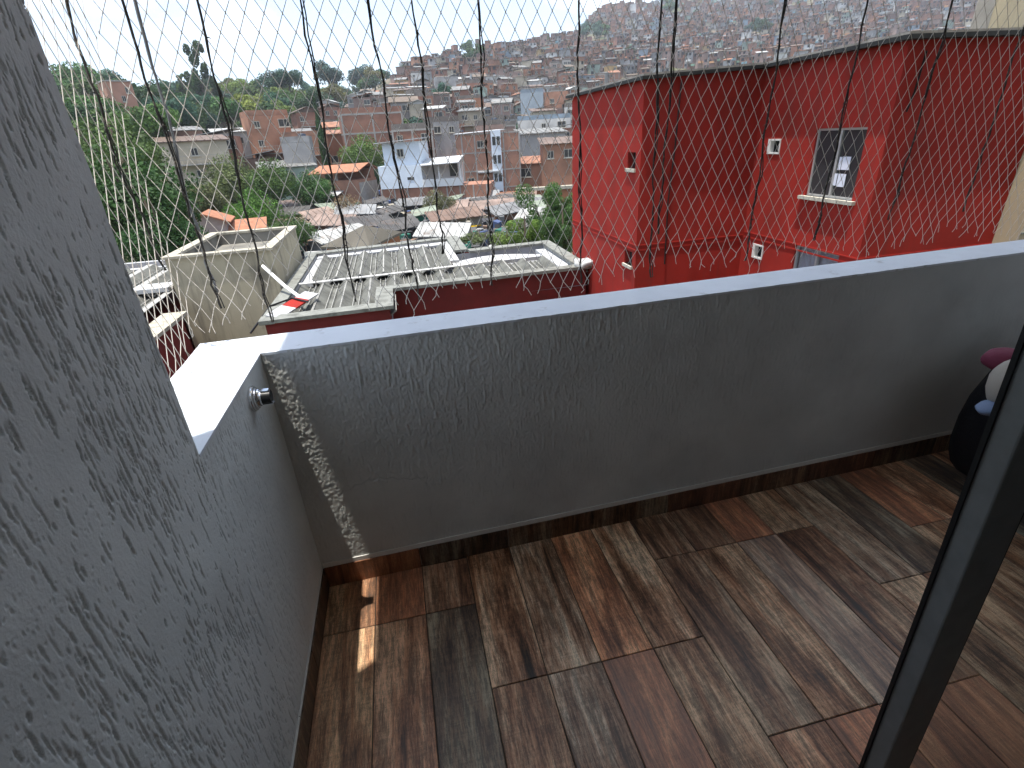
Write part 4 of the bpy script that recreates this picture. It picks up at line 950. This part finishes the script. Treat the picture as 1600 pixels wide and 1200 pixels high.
for a in [
 (318,288,84,7.6,6,2,C_['cream plastered'],'mono',Rf['rusty sheet'],'two-storey white house with brown band roof at the foot of the wooded hill',.05),
 (290,266,96,6.5,6,2,C_['dark brick'],'mono',Rf['grey sheet'],'dark red brick house with sheet roof behind the white banded house',.1),
 (352,274,92,6.0,6,2,C_['raw brick'],'side',Rf['white sheet'],'brick house with tilted pale roof right of the white banded house',-.15),
 (385,262,100,7.0,6,2,C_['white plastered'],'mono',Rf['white sheet'],'white house with white sheet roof between two brick houses on the left slope',.1),
 (405,276,92,5.0,5,1,C_['dark brick'],'side',Rf['white sheet'],'low dark house with slanted white roof above the round green tree',-.1),
 (432,266,97,5.8,6,3,C_['orange brick'],'flat',C_['orange brick'],'plain orange brick block on the left slope',.2),
 (466,262,100,6.0,6,2,C_['white plastered'],'mono',Rf['grey sheet'],'pale house with dark openings left of the cypress',.0),
 (486,270,93,6.2,5,2,C_['orange brick'],'flat',C_['orange brick'],'orange brick house next to the cypress',.1),
 (455,293,80,6.4,5,1,C_['pale green'],'mono',Rf['grey sheet'],'pale green low house with blue window behind the round trees',.1),
 (478,286,82,3.6,5,2,C_['grey plastered'],'flat',C_['grey plastered'],'grey rendered house beside the pale green one',-.1),
 ]:
    nh(*a[:3], *a[3:9], label=a[9], group=G2, yj=a[10])
p = on(546, 312, 66); oh = tag(empty('orange_roof_house', p, facing(p, R_(-32))), 'brick and grey rendered gable house under a bright orange roof', 'house', 'houses below the hill')
MB().box((-3.4,-2.4,-3),(3.6,3,3.0)).build('wall', M_bb, oh); MB().box((3.605,-2.4,-3),(3.65,3,2.6)).build('render_panel', M_conc, oh)
MB().box((-3.2,-2.46,3.0),(-2.9,-2.2,4.2)).build('post', M_conc, oh); MB().box((-.2,-2.46,3.0),(.1,-2.2,4.2)).build('post', M_conc, oh); MB().box((-3.0,1.6,3.0),(3.5,2.8,4.4)).build('upper_wall', M_bb, oh)
mb = MB(); mb.prism([(-4.4,-3.2),(4.2,-3.2),(4.2,.4),(-4.4,.4)], [3.95,4.1,5.1,4.95],[4.07,4.22,5.22,5.07]); mb.prism([(-4.4,.401),(4.2,.401),(4.2,3.4),(-4.4,3.4)], [4.95,5.1,4.1,3.95],[5.07,5.22,4.22,4.07]); mb.build('roof', M_tile, oh)
mb = MB(); mb.prism([(-3.4,-4.4),(.8,-4.4),(.8,-2.41),(-3.4,-2.41)], [1.0,1.0,1.5,1.5],[1.08,1.08,1.58,1.58]); mb.build('porch_roof', M_memb, oh); MB().box((-2.4,-2.47,-.2),(-.8,-2.41,1.2)).build('doorway', M_dark, oh)
oh.scale = (.74,.74,.74)
HOUSES.append(((p[0], p[1]), 6))
for a in [
 (590,262,92,9,7,3,C_['raw brick'],'flat',C_['raw brick'],'wide brick house behind the bright green tree',.1,True),
 (548,262,98,8,7,2,C_['terracotta plastered'],'mono',Rf['orange tile'],'house with orange roof between the cypress and the bright green tree',-.1,False),
 (845,262,92,7,6,2,C_['grey plastered'],'mono',Rf['grey sheet'],'grey house with dark openings above the retaining wall',.2,False),
 (872,290,74,4.2,5,2,C_['orange brick'],'mono',Rf['rusty sheet'],'shanty with hollow black openings beside the red block',.1,False),
 (838,285,78,5.0,5,1,C_['orange brick'],'mono',Rf['orange tile'],'small orange brick shanty above the long ledge',-.2,False),
 (850,232,112,10,6,2,C_['white plastered'],'flat',C_['pale blue'],'row house with white balcony rails under the blank grey block',.05,False),
 (885,250,100,6,6,2,C_['raw brick'],'side',Rf['white sheet'],'brick house just touching the left edge of the red block',.0,False),
 (712,262,104,8,7,2,C_['raw brick'],'flat',C_['raw brick'],'brick house behind the terrace of the white house',.1,True),
 (700,160,230,9,6,3,C_['grey plastered'],'flat',C_['grey plastered'],'grey house with blue trim high in the middle slope',.1,False),
 (775,142,250,10,6,2,C_['white plastered'],'mono',Rf['grey sheet'],'white house with two rows of windows on the middle slope',.1,False),
 ]:
    nh(*a[:3], *a[3:9], label=a[9], group='houses on the middle slope', yj=a[10], frame=a[11])

FOREST = [(60,90),(230,95),(300,100),(430,100),(520,95),(620,105),(640,118),(600,156),(560,172),(545,200),(500,225),(480,236),(300,244),(262,300),(255,420),(60,420)]
def inpoly(x, y, P):
    c = False; j = len(P)-1
    for i in range(len(P)):
        if (P[i][1] > y) != (P[j][1] > y) and x < (P[j][0]-P[i][0])*(y-P[i][1])/(P[j][1]-P[i][1])+P[i][0]: c = not c
        j = i
    return c
GROVES = [(735,95,22,14),(575,245,36,20),(930,65,22,10),(700,170,18,9),(1050,20,16,8),(560,150,10,8),(1180,60,20,6),(650,235,12,8),(980,95,14,6)]
EXC = [(572,262,44,42,60,125),(507,240,12,40,60,86),(665,240,62,26,64,112),(838,195,26,20,80,148),(205,215,40,50,60,112),(560,300,40,30,60,90)]
cand = []
rr = 82.
while rr < 1080:
    da = (5.3+rr*.0036)/rr; a = R_(-26)
    while a < R_(62):
        aj = a+random.uniform(-.35,.35)*da; rj = rr+random.uniform(-2.2,2.2)
        x, y = rj*math.sin(aj), rj*math.cos(aj); z = terr(x, y); q = proj((x, y, z)); a += da
        if q[0] < 255 or q[0] > 1720 or q[1] < -60: continue
        if inpoly(q[0], q[1], FOREST): continue
        if any(((q[0]-g[0])/g[2])**2+((q[1]-g[1])/g[3])**2 < 1 for g in GROVES): continue
        if q[0] < 505 and rr < 125: continue
        if any((x-h[0][0])**2+(y-h[0][1])**2 < (h[1]+3.0)**2 for h in HOUSES): continue
        if random.random() < .05: continue
        if any(((q[0]-g[0])/g[2])**2+((q[1]-3-g[1])/g[3])**2 < 1 and r0 < rj < r1 for *g, r0, r1 in EXC): continue
        # hidden behind the red block?
        if q[0] > 905 and q[1] > (150 if q[0] < 960 else 128 if q[0] < 1050 else 112 if q[0] < 1250 else 95): continue
        cand.append((rj, aj, x, y, z, q))
    rr *= 1+ (6.0+rr*.0045)/rr
NTH = 270
n_near = 0
STW = ['one', 'two', 'three', 'four']
far = MB()
for i, (r, a, x, y, z, q) in enumerate(sorted(cand)):
    wcn = random.choice(CW); rk = random.choice(['mono','mono','side','flat','flat','flat','gablex','gable']); rcn = random.choice(RW); st = random.choice([1,2,2,2,3,3]) if r > 110 else random.choice([1,2,2,3])
    w_ = random.choice([3.6,4.2,4.8,5.6]); d_ = random.choice([4.2,5.0,5.8]); yaw = -a+random.choice([-.25,-.1,0,.12,.3])+.2*math.sin(x*.02)
    fk = random.uniform(.75,1.15); wc = tuple(c*fk for c in COLS[wcn]); rc = ROOFS[rcn] if rk != 'flat' else (.19,.165,.145)
    if i < NTH:
        o, nw, tank = house((x, y, z-.2), yaw, w_, d_, st, wc, rk, rc, detail=2 if r < 130 else 1, frame=(wcn.endswith('brick') and random.random() < .5))
        base = f"{STW[st-1]}-storey {wcn} house "+(f"with {rcn} roof" if rk != 'flat' else 'with flat roof')
        ex = [f"{['no','one','two','three','four','five','six','seven','eight','nine','ten'][min(nw,10)]} windows", 'bare side wall', ('a black water tank' if tank else 'no tank')]
        tag(o, uniq(base, (x, y, z+2), ex), 'house', 'houses packed on the hillside')
    else:
        Mx = Matrix.Translation((x, y, z)) @ Matrix.Rotation(yaw, 4, 'Z'); H_ = st*2.5
        far.box((-w_/2,-d_/2,-3),(w_/2,d_/2,H_), skip='-z+z+y', c=wc, M=Mx)
        h2 = .9 if rk in ('mono','side') else .1
        zz = [H_+.05, H_+.05, H_+h2, H_+h2] if rk != 'side' else [H_+.05, H_+h2, H_+h2, H_+.05]
        P = [(-w_/2-.3,-d_/2-.4),(w_/2+.3,-d_/2-.4),(w_/2+.3,d_/2+.3),(-w_/2-.3,d_/2+.3)]
        far.face([tuple(Mx @ Vector((px_, py_, z_))) for (px_, py_), z_ in zip(P, zz)], c=rc)
        far.face([tuple(Mx @ Vector(v_)) for v_ in ((P[0][0],P[0][1],zz[0]-.25),(P[1][0],P[1][1],zz[1]-.25),(P[1][0],P[1][1],zz[1]),(P[0][0],P[0][1],zz[0]))], c=tuple(c*1.0 for c in rc))
        if r < 700:
            for s_ in range(st):
                for q_ in (-.28, .28):
                    if random.random() < .6:
                        x_ = q_*w_+random.uniform(-.3,.3); hw = random.uniform(.4,.8); z_ = s_*2.5+.9
                        far.face([tuple(Mx @ Vector(v_)) for v_ in ((x_-hw,-d_/2-.05,z_),(x_+hw,-d_/2-.05,z_),(x_+hw,-d_/2-.05,z_+1.2),(x_-hw,-d_/2-.05,z_+1.2))], c=(.03,.03,.035))
        if random.random() < .3: 
            c_ = random.choice([(.6,.6,.58),(.5,.5,.5),(.2,.35,.4),(.55,.3,.15),(.25,.4,.3)]); x_ = random.uniform(-.3,.3)*w_
            far.box((x_-1.3,-d_/2-.9,H_*.4),(x_+1.3,-d_/2-.02,H_*.4+.9), c=c_, M=Mx)
tag(far.build('distant_houses', M_far, None, color=True), 'mass of small brick houses covering the far mountainside', 'houses', kind='stuff')
print('candidates', len(cand))

# ------------------------------------------------------------------ market shacks, clutter, trucks
SH = 'tin roofed market shacks'
def tinroof(w_, d_, t1, t2):
    m_ = MB(); P = [(-w_/2,-d_/2),(w_/2,-d_/2),(w_/2,d_/2),(-w_/2,d_/2)]; m_.prism(P, [0,t1,t1+t2,t2], [.06,t1+.06,t1+t2+.06,t2+.06])
    n_ = int(w_/.55)
    for i in range(n_):
        x_ = -w_/2+.1+i*.55; f = (x_+w_/2)/w_; m_.prism([(x_,-d_/2),(x_+.1,-d_/2),(x_+.1,d_/2),(x_,d_/2)], [.061+t1*f]*2+[.061+t1*f+t2]*2, [.10+t1*f]*2+[.10+t1*f+t2]*2)
    return m_.mesh('roof', [M_rooft])
TR = [tinroof(w_, d_, t1, t2) for w_, d_, t1, t2 in ((3,2.2,.2,.5),(3.8,2.4,-.2,.6),(2.2,1.9,.3,.3),(4.6,2.6,.1,.5))]
TRD = [(3,2.2),(3.8,2.4),(2.2,1.9),(4.6,2.6)]
SB = []
for w_, d_ in TRD:
    m_ = MB(); m_.box((-w_/2+.2,-d_/2+.5,-2.5),(w_/2-.2,d_/2-.1,0), m=0); m_.box((-w_/2+.5,-d_/2+.46,-2.1),(-.1,-d_/2+.499,-.4), m=1); SB.append(m_.mesh('wall', [M_wallo, M_dark]))
spots = []
for _ in range(1500):
    px = random.uniform(440, 860); r = random.uniform(36, 68); a = math.atan2(*ray(px, 330)[:2]); x, y = r*math.sin(a), r*math.cos(a); z = terr(x, y); q = proj((x, y, z+2.3))
    if q[1] < 300 or q[1] > 392: continue
    if 600 < q[0] < 720 and q[1] > 362: continue
    if any((x-s_[0])**2+(y-s_[1])**2 < 3.6**2 for s_ in spots): continue
    if any((x-h[0][0])**2+(y-h[0][1])**2 < (h[1]+.5)**2 for h in HOUSES): continue
    if 712 < q[0] < 805 and q[1] > 332: continue
    spots.append((x, y, z, q))
SC = [('white tin',(.38,.38,.36)),('grey tin',(.17,.17,.17)),('dark tin',(.08,.075,.07)),('rusty tin',(.17,.11,.08)),('pinkish tin',(.25,.18,.145)),('pale greenish tin',(.23,.26,.20)),('faded silver tin',(.26,.265,.265))]
SWC = [('dark board',(.06,.055,.05)),('grey board',(.25,.25,.25)),('brown brick',(.25,.13,.09)),('green board',(.03,.2,.13))]
for x, y, z, q in spots[:110]:
    k = random.randrange(4); cn, cc = random.choice(SC); wn, wc = random.choice(SWC); yaw = facing((x, y))+random.uniform(-.5,.5)
    o = empty('shack', (x, y, z+2.2), yaw); a_ = place(SB[k], 'wall', o); a_.color = (*wc,1); b_ = place(TR[k], 'roof', o); b_.color = (*cc,1)
    size = ['small','long','tiny','wide'][k]
    tag(o, uniq(f"{size} {wn} shack with {cn} roof", (x, y, z+2.3)), 'shack', SH)
jb = MB()
for _ in range(8000):
    px = random.uniform(430, 870); r = random.uniform(33, 72); a = math.atan2(*ray(px, 330)[:2]); x, y = r*math.sin(a), r*math.cos(a); z = terr(x, y); s_ = random.uniform(.12,.55)
    c_ = random.choice([(.42,.42,.40),(.28,.28,.28),(.15,.15,.15),(.05,.05,.055),(.2,.13,.09),(.03,.14,.10),(.07,.10,.2),(.28,.25,.2),(.03,.03,.03),(.03,.03,.03)])
    jb.box((-s_,-s_*.6,0),(s_,s_*.6,random.uniform(.1,1.0) if random.random() < .7 else random.uniform(1.0,2.3)), skip='-z', c=c_, M=Matrix.Translation((x,y,z)) @ Matrix.Rotation(random.uniform(0,3),4,'Z') @ Matrix.Rotation(random.uniform(-.4,.4),4,'X'))
tag(jb.build('scrap_clutter', M_far, None, color=True), 'heaps of scrap, crates and tarps between the shacks', 'clutter', kind='stuff')
def taxi(p, yaw, label):
    o = tag(empty('taxi', p, yaw), label, 'taxi', 'yellow taxis in the lane')
    m_ = MB(); m_.prism([(-1.9,-.8),(1.9,-.8),(1.9,.8),(-1.9,.8)], .28, [.78,.70,.70,.78]); m_.build('body', M_yel, o, bevel=.06)
    m_ = MB(); B_ = [(-1.5,-.72,.78),(1.0,-.72,.74),(1.0,.72,.74),(-1.5,.72,.78)]; T_ = [(-1.0,-.58,1.36),(.3,-.58,1.38),(.3,.58,1.38),(-1.0,.58,1.36)]
    for k_ in range(4): j_ = (k_+1) % 4; m_.face([B_[k_], B_[j_], T_[j_], T_[k_]])
    m_.build('windows', M_dark, o); m_ = MB(); m_.prism([(t_[0], t_[1]) for t_ in T_], 1.37, 1.42); m_.build('cabin_top', M_yel, o)
    for x_ in (-1.2,1.25):
        for y_ in (-.82,.62): MB().tube([(x_,y_,.3),(x_,y_+.2,.3)], .3, 12).build('wheel', M_tyre, o)
for k, (px, py, r, ya, lb) in enumerate([(668,371,40,.2,'yellow taxi parked behind the shed corner, lowest of the taxis'),(716,375,38,1.3,'yellow taxi just above the white roof corner'),(737,353,44,.1,'leftmost of the three yellow taxis by the green boarded stall'),(755,351,44.5,.15,'middle of the three yellow taxis by the green boarded stall'),(773,349,45,.15,'rightmost of the three yellow taxis by the green boarded stall')]):
    q = at(px, py, r); z = terr(q[0], q[1])+.12; taxi((q[0], q[1], max(z, q[2]-1.3)), facing(q, 1.3+ya), lb)

# ------------------------------------------------------------------ trees
def crown_mesh(name, seed, n, leaf, shape='round', lobes=14, thin=0.0):
    rg_ = np.random.default_rng(seed); C = []
    if shape == 'round':
        for _ in range(lobes):
            d = rg_.normal(size=3); d /= np.linalg.norm(d); d *= rg_.uniform(.25,.72); d[2] = abs(d[2])*.85-.12; C.append((*d, rg_.uniform(.26,.46)))
    elif shape == 'cypress':
        for k in range(16): t = k/15; C.append((rg_.normal(0,.03), rg_.normal(0,.03), -1+2*t, .06+.24*math.sin(math.pi*min(1,.22+t*.80))))
    elif shape == 'open':
        for k in range(22):
            t = rg_.random(); a = rg_.uniform(0,6.28); rr_ = rg_.uniform(.2,.75)*(1-.45*t); C.append((rr_*math.cos(a), rr_*math.sin(a), -.5+1.5*t, rg_.uniform(.10,.20)))
    elif shape == 'bamboo':
        for k in range(30):
            a = rg_.uniform(0,6.28); rr_ = rg_.uniform(0,.75); C.append((rr_*math.cos(a), rr_*math.sin(a), rg_.uniform(-.8,.9)*(1-.5*rr_), rg_.uniform(.12,.26)))
    elif shape == 'flat':
        for k in range(lobes):
            a = rg_.uniform(0,6.28); rr_ = rg_.uniform(.1,.85); C.append((rr_*math.cos(a), rr_*math.sin(a), .45-.5*rr_**2+rg_.uniform(-.12,.1), rg_.uniform(.2,.34)))
    C = np.array(C); k = rg_.choice(len(C), n, p=C[:,3]**2/np.sum(C[:,3]**2)); d = rg_.normal(size=(n,3)); d /= np.linalg.norm(d, axis=1)[:,None]
    rad = C[k,3]*(1-.45*rg_.random(n)**2.2)
    sq = np.array([1,1,.8]) if shape in ('round','flat') else np.array([1,1,1.])
    P = C[k,:3]+d*rad[:,None]*sq
    nr = d+rg_.normal(size=(n,3))*.55; nr /= np.linalg.norm(nr, axis=1)[:,None]
    t1 = np.cross(nr, rg_.normal(size=(n,3))); t1 /= np.linalg.norm(t1, axis=1)[:,None]; t2 = np.cross(nr, t1)
    s = leaf*rg_.uniform(.6,1.5,n)[:,None]; asp = .55
    V = np.stack([P-t1*s, P-t2*s*asp, P+t1*s, P+t2*s*asp], 1).reshape(-1,3)
    return np_mesh(name, V, np.arange(n*4).reshape(n,4), M_leaf, False)
CR = {'near': crown_mesh('crown',1,13000,.028,'round',26), 'mid': crown_mesh('crown',2,5200,.042,'round',18), 'mid2': crown_mesh('crown',3,5200,.042,'round',14),
      'far': crown_mesh('crown',4,2600,.06,'round',14), 'far2': crown_mesh('crown',5,2600,.06,'round',10), 'flat': crown_mesh('crown',6,3600,.05,'flat',16),
      'cypress': crown_mesh('crown',7,4200,.045,'cypress'), 'open': crown_mesh('crown',8,4200,.045,'open'), 'bamboo': crown_mesh('crown',9,15000,.022,'bamboo'), 'dry': crown_mesh('crown',10,1500,.03,'round',12)}
def trunk_mesh(seed, limbs=6):
    rg_ = random.Random(seed); m_ = MB(); top = Vector((rg_.uniform(-.1,.1), rg_.uniform(-.1,.1), .55))
    m_.tube([(0,0,-2.2),(0.03,0,-1.0),(.02,.03,-.3),top], [.10,.085,.065,.025], 7)
    for i in range(limbs):
        a = i*2.4+rg_.uniform(-.3,.3); z0 = rg_.uniform(-.7,.0); l_ = rg_.uniform(.45,.75)
        m_.tube([(0.02,0,z0),(math.cos(a)*l_*.5,math.sin(a)*l_*.5,z0+.25),(math.cos(a)*l_,math.sin(a)*l_,z0+.62)], [.04,.028,.010], 5)
    return m_.mesh('trunk', [M_wood_t], True)
TK = [trunk_mesh(s_) for s_ in range(4)]
GC0 = {'dark green':(.022,.048,.016),'mid green':(.042,.078,.022),'yellow green':(.095,.125,.028),'bright green':(.055,.105,.020),'olive green':(.075,.088,.035),'dry brown':(.16,.10,.055),'blue green':(.03,.062,.040)}
GC = {k_: tuple(c*1.55 for c in v_) for k_, v_ in GC0.items()}
def tree(x, y, z, R, kind, cn, label=None, sz=1.0, group='trees on the hill', cz=None, fine=True, name='tree'):
    h = R*(1.25 if kind not in ('cypress',) else 1)*sz if cz is None else cz
    o = empty(name, (x, y, z), random.uniform(0, 6.28))
    c_ = place(CR[kind], 'crown', o, (0, 0, h)); 
    c_.scale = (R, R, R*sz) if kind != 'cypress' else (R, R, R*sz); c_.color = (*[g_*random.uniform(.85,1.15) for g_ in GC[cn]], 1)
    t_ = place(random.choice(TK), 'trunk', o, (0, 0, h)); t_.scale = (R*.8, R*.8, max(R*.8, h*.5))
    tag(o, label, 'tree', group); return o
# ones that can be pointed at
def tp(px, py, r, R, kind, cn, label, sz=1.0, base=None, group=None, **k):
    """crown centre given by picture position and distance"""
    q = at(px, py, r); zb = terr(q[0], q[1]); h = max(q[2]-zb, R*.5); o = tree(q[0], q[1], zb, R, kind, cn, label, sz, group, cz=h, **k); return o
tp(215,330,27,3.1,'near','dark green','large dark leafy tree filling the gap beside the tall stucco wall')
tp(255,385,24,1.7,'near','dark green','dark bushy tree low against the cream housing')
tp(190,268,38,3.0,'near','mid green','lighter green tree top rising above the large dark tree')
tp(160,330,30,2.4,'near','mid green','leafy tree partly cut by the tall stucco wall')
tp(160,240,60,5.0,'mid','mid green','broad green tree at the far left below the brick tower')
tp(400,340,52,2.9,'near','bright green','round bright green tree right of the orange tiled roofs')
tp(372,298,64,4.4,'near','olive green','wide olive green tree above the round bright one')
tp(425,292,62,3.4,'near','mid green','dark hollow-crowned tree in front of the pale green house')
tp(320,318,56,2.6,'mid','olive green','olive bush behind the grey gable')
tp(487,302,62,2.9,'near','mid green','bushy tree directly left of the dry brown bush')
tp(455,368,40,1.9,'near','mid green','small tree between the cream housing and the brown roofed shed')
tp(540,322,54,2.2,'dry','dry brown','dry brown leafless bush below the orange roofed house')
tp(570,250,84,4.2,'near','bright green','bright green round tree above the orange roofed house')
tp(590,278,80,2.6,'mid','dark green','dark lower tree under the bright green one')
tp(685,325,50,2.0,'near','olive green','olive tree standing among the shacks below the white house')
tp(672,222,98,3.6,'mid','mid green','rounded tree behind the white house roof')
tp(760,248,100,2.6,'mid','yellow green','yellowish tree left of the four-storey brick block')
tp(505,228,86,2.0,'cypress','dark green','dark narrow cypress standing among the hillside houses', 3.0)
tp(858,352,25,1.9,'bamboo','mid green','tall feathery bamboo clump beside the red block',1.15,name='bamboo')
tp(822,378,24,1.2,'bamboo','yellow green','lower feathery clump left of the tall bamboo',1.0,name='bamboo')
tp(880,372,22,1.3,'bamboo','mid green','dense leafy clump touching the red block wall',1.1,name='bamboo')
tp(792,376,33,1.4,'mid','yellow green','yellow green scrub behind the white roof corner',.6,name='bush')
tp(748,374,35,1.5,'mid','olive green','flat olive scrub behind the yellow truck',.45,name='bush')
tp(317,135,195,7.0,'open','dark green','tall open-crowned tree standing alone on the ridge skyline',1.5)
tp(287,138,200,3.2,'open','mid green','thin pale tree left of the tall open-crowned tree',1.1)
tp(422,130,205,5.2,'mid','blue green','rounded dark crown, left half of the pair on the ridge')
tp(450,124,205,5.8,'mid2','blue green','rounded dark crown, right half of the pair on the ridge')
tp(258,205,125,9,'mid','dark green','very dark big tree right of the brick tower')
tp(300,190,135,7.5,'mid2','dark green','very dark spreading tree below the open-crowned tree')
tp(245,165,140,7,'mid','dark green','dark tree top just behind the brick tower')
tp(125,140,170,8,'mid','mid green','rounded green crown at the far left of the ridge')
tp(160,128,185,6,'mid2','blue green','bluish rounded crown peeking over the far left ridge')
tp(512,118,270,8,'far','blue green','ridge crown right of the dark pair')
tp(560,120,330,9,'far2','blue green','long bluish crown above the small red houses')
# the wood itself, tree by tree
ntree = 0; rr = 92.
while rr < 330:
    a = R_(-45); da = (7.2+rr*.012)/rr
    while a < R_(4):
        aj = a+random.uniform(-.4,.4)*da; rj = rr+random.uniform(-3,3); a += da; x, y = rj*math.sin(aj), rj*math.cos(aj); z = terr(x, y); q = proj((x, y, z))
        if q[0] < 55 or not inpoly(q[0], q[1]-2, FOREST) : continue
        if abs(q[0]-200) < 26 and 150 < q[1] < 250 and rj < 112: continue
        R = random.uniform(3.2,5.6)*(1 if rj < 200 else 1.15)
        cn = random.choice(['mid green','olive green','mid green','blue green','dark green']+(['yellow green']*3 if 330 < q[0] < 480 and 165 < q[1] < 235 else ['mid green','blue green']))
        if 355 < q[0] < 400 and 178 < q[1] < 190: cn = 'dry brown'
        kd = random.choice(['far','far2','flat'] if rj > 130 else ['mid','mid2','flat'])
        tree(x, y, z, R, kd, cn, uniq(f"{cn} {'broad flat' if kd=='flat' else 'rounded'} {'large' if R > 4.6 else 'small'} tree in the wood", (x, y, z+R)), random.uniform(.8,1.1), 'trees of the wooded hill'); ntree += 1
    rr += 8.0+rr*.02
# trees scattered between the houses
for gx, gy, gw, gh_ in GROVES:
    for _ in range(7 if gw > 15 else 3):
        best = None; tx, ty = gx+random.uniform(-gw,gw)*.7, gy+random.uniform(-gh_,gh_)*.7
        v = ray(tx, ty); a = math.atan2(v[0], v[1]); e = v[2]/math.hypot(v[0], v[1])
        for r in np.geomspace(85, 1000, 220):
            if (terr(r*math.sin(a), r*math.cos(a))-1.5)/r > e: best = r; break
        if best is None: continue
        x, y = best*math.sin(a), best*math.cos(a); cn = random.choice(['mid green','dark green','blue green'])
        tree(x, y, terr(x, y), random.uniform(1.9,3.2)*(1+best/500), 'far', cn, uniq(f"{cn} tree among brick houses", (x, y, terr(x, y)+4)), 1, 'trees between the houses'); ntree += 1
for i in range(40):
    r, a, x, y, z, q = random.choice(cand)
    if r < 90: continue
    tree(x+5, y-3, terr(x+5, y-3), random.uniform(1.3,2.3)*(1+r/600), 'far', cn2 := random.choice(['mid green','olive green','blue green']), uniq(f"{cn2} tree squeezed between houses", (x, y, z+4)), 1, 'trees between the houses'); ntree += 1
print('trees', ntree)
# scrub ground cover on the slope below the balcony and under the wood
gcv = []
rg_ = np.random.default_rng(5)
for _ in range(26000):
    px = rg_.uniform(60, 900); r = 20+120*rg_.random()**.8; a = math.atan2(*ray(px, 260)[:2]); x, y = r*math.sin(a), r*math.cos(a)
    if px > 430 and r > 34 and rg_.random() < .9: continue
    gcv.append((x, y, terr(x, y)+rg_.uniform(.1,.6)))
Pp = np.array(gcv); n = len(Pp); nr = rg_.normal(size=(n,3))+np.array([0,0,1.]); nr /= np.linalg.norm(nr,axis=1)[:,None]; t1 = np.cross(nr, rg_.normal(size=(n,3))); t1 /= np.linalg.norm(t1,axis=1)[:,None]; t2 = np.cross(nr,t1); s = rg_.uniform(.2,.6,n)[:,None]
o = place(np_mesh('undergrowth', np.stack([Pp-t1*s,Pp-t2*s*.6,Pp+t1*s,Pp+t2*s*.6],1).reshape(-1,3), np.arange(n*4).reshape(n,4), M_leaf, False), 'undergrowth'); o.color = (.07,.09,.03,1)
tag(o, 'low scrub and undergrowth covering the slope', 'undergrowth', kind='stuff')

# ------------------------------------------------------------------ air
HZ = True
if HZ:
    hm = bpy.data.materials.new('haze_air'); hm.use_nodes = True; t = hm.node_tree; t.nodes.remove(t.nodes['Principled BSDF'])
    pv = N(t, 'ShaderNodeVolumePrincipled'); pv.inputs['Density'].default_value = .00033; pv.inputs['Color'].default_value = (.86,.92,1,1); pv.inputs['Anisotropy'].default_value = .2
    t.links.new(pv.outputs[0], t.nodes['Material Output'].inputs['Volume'])
    zs = V and [terr(r*math.sin(a), r*math.cos(a)) for r in np.geomspace(6,1600,80) for a in np.linspace(-math.pi, math.pi, 90)]
    o = MB().box((-1700,-1700,min(zs)-14),(1700,1700,max(zs)+40)).build('haze', hm); tag(o, 'thin daytime haze over the valley', 'haze', kind='stuff')
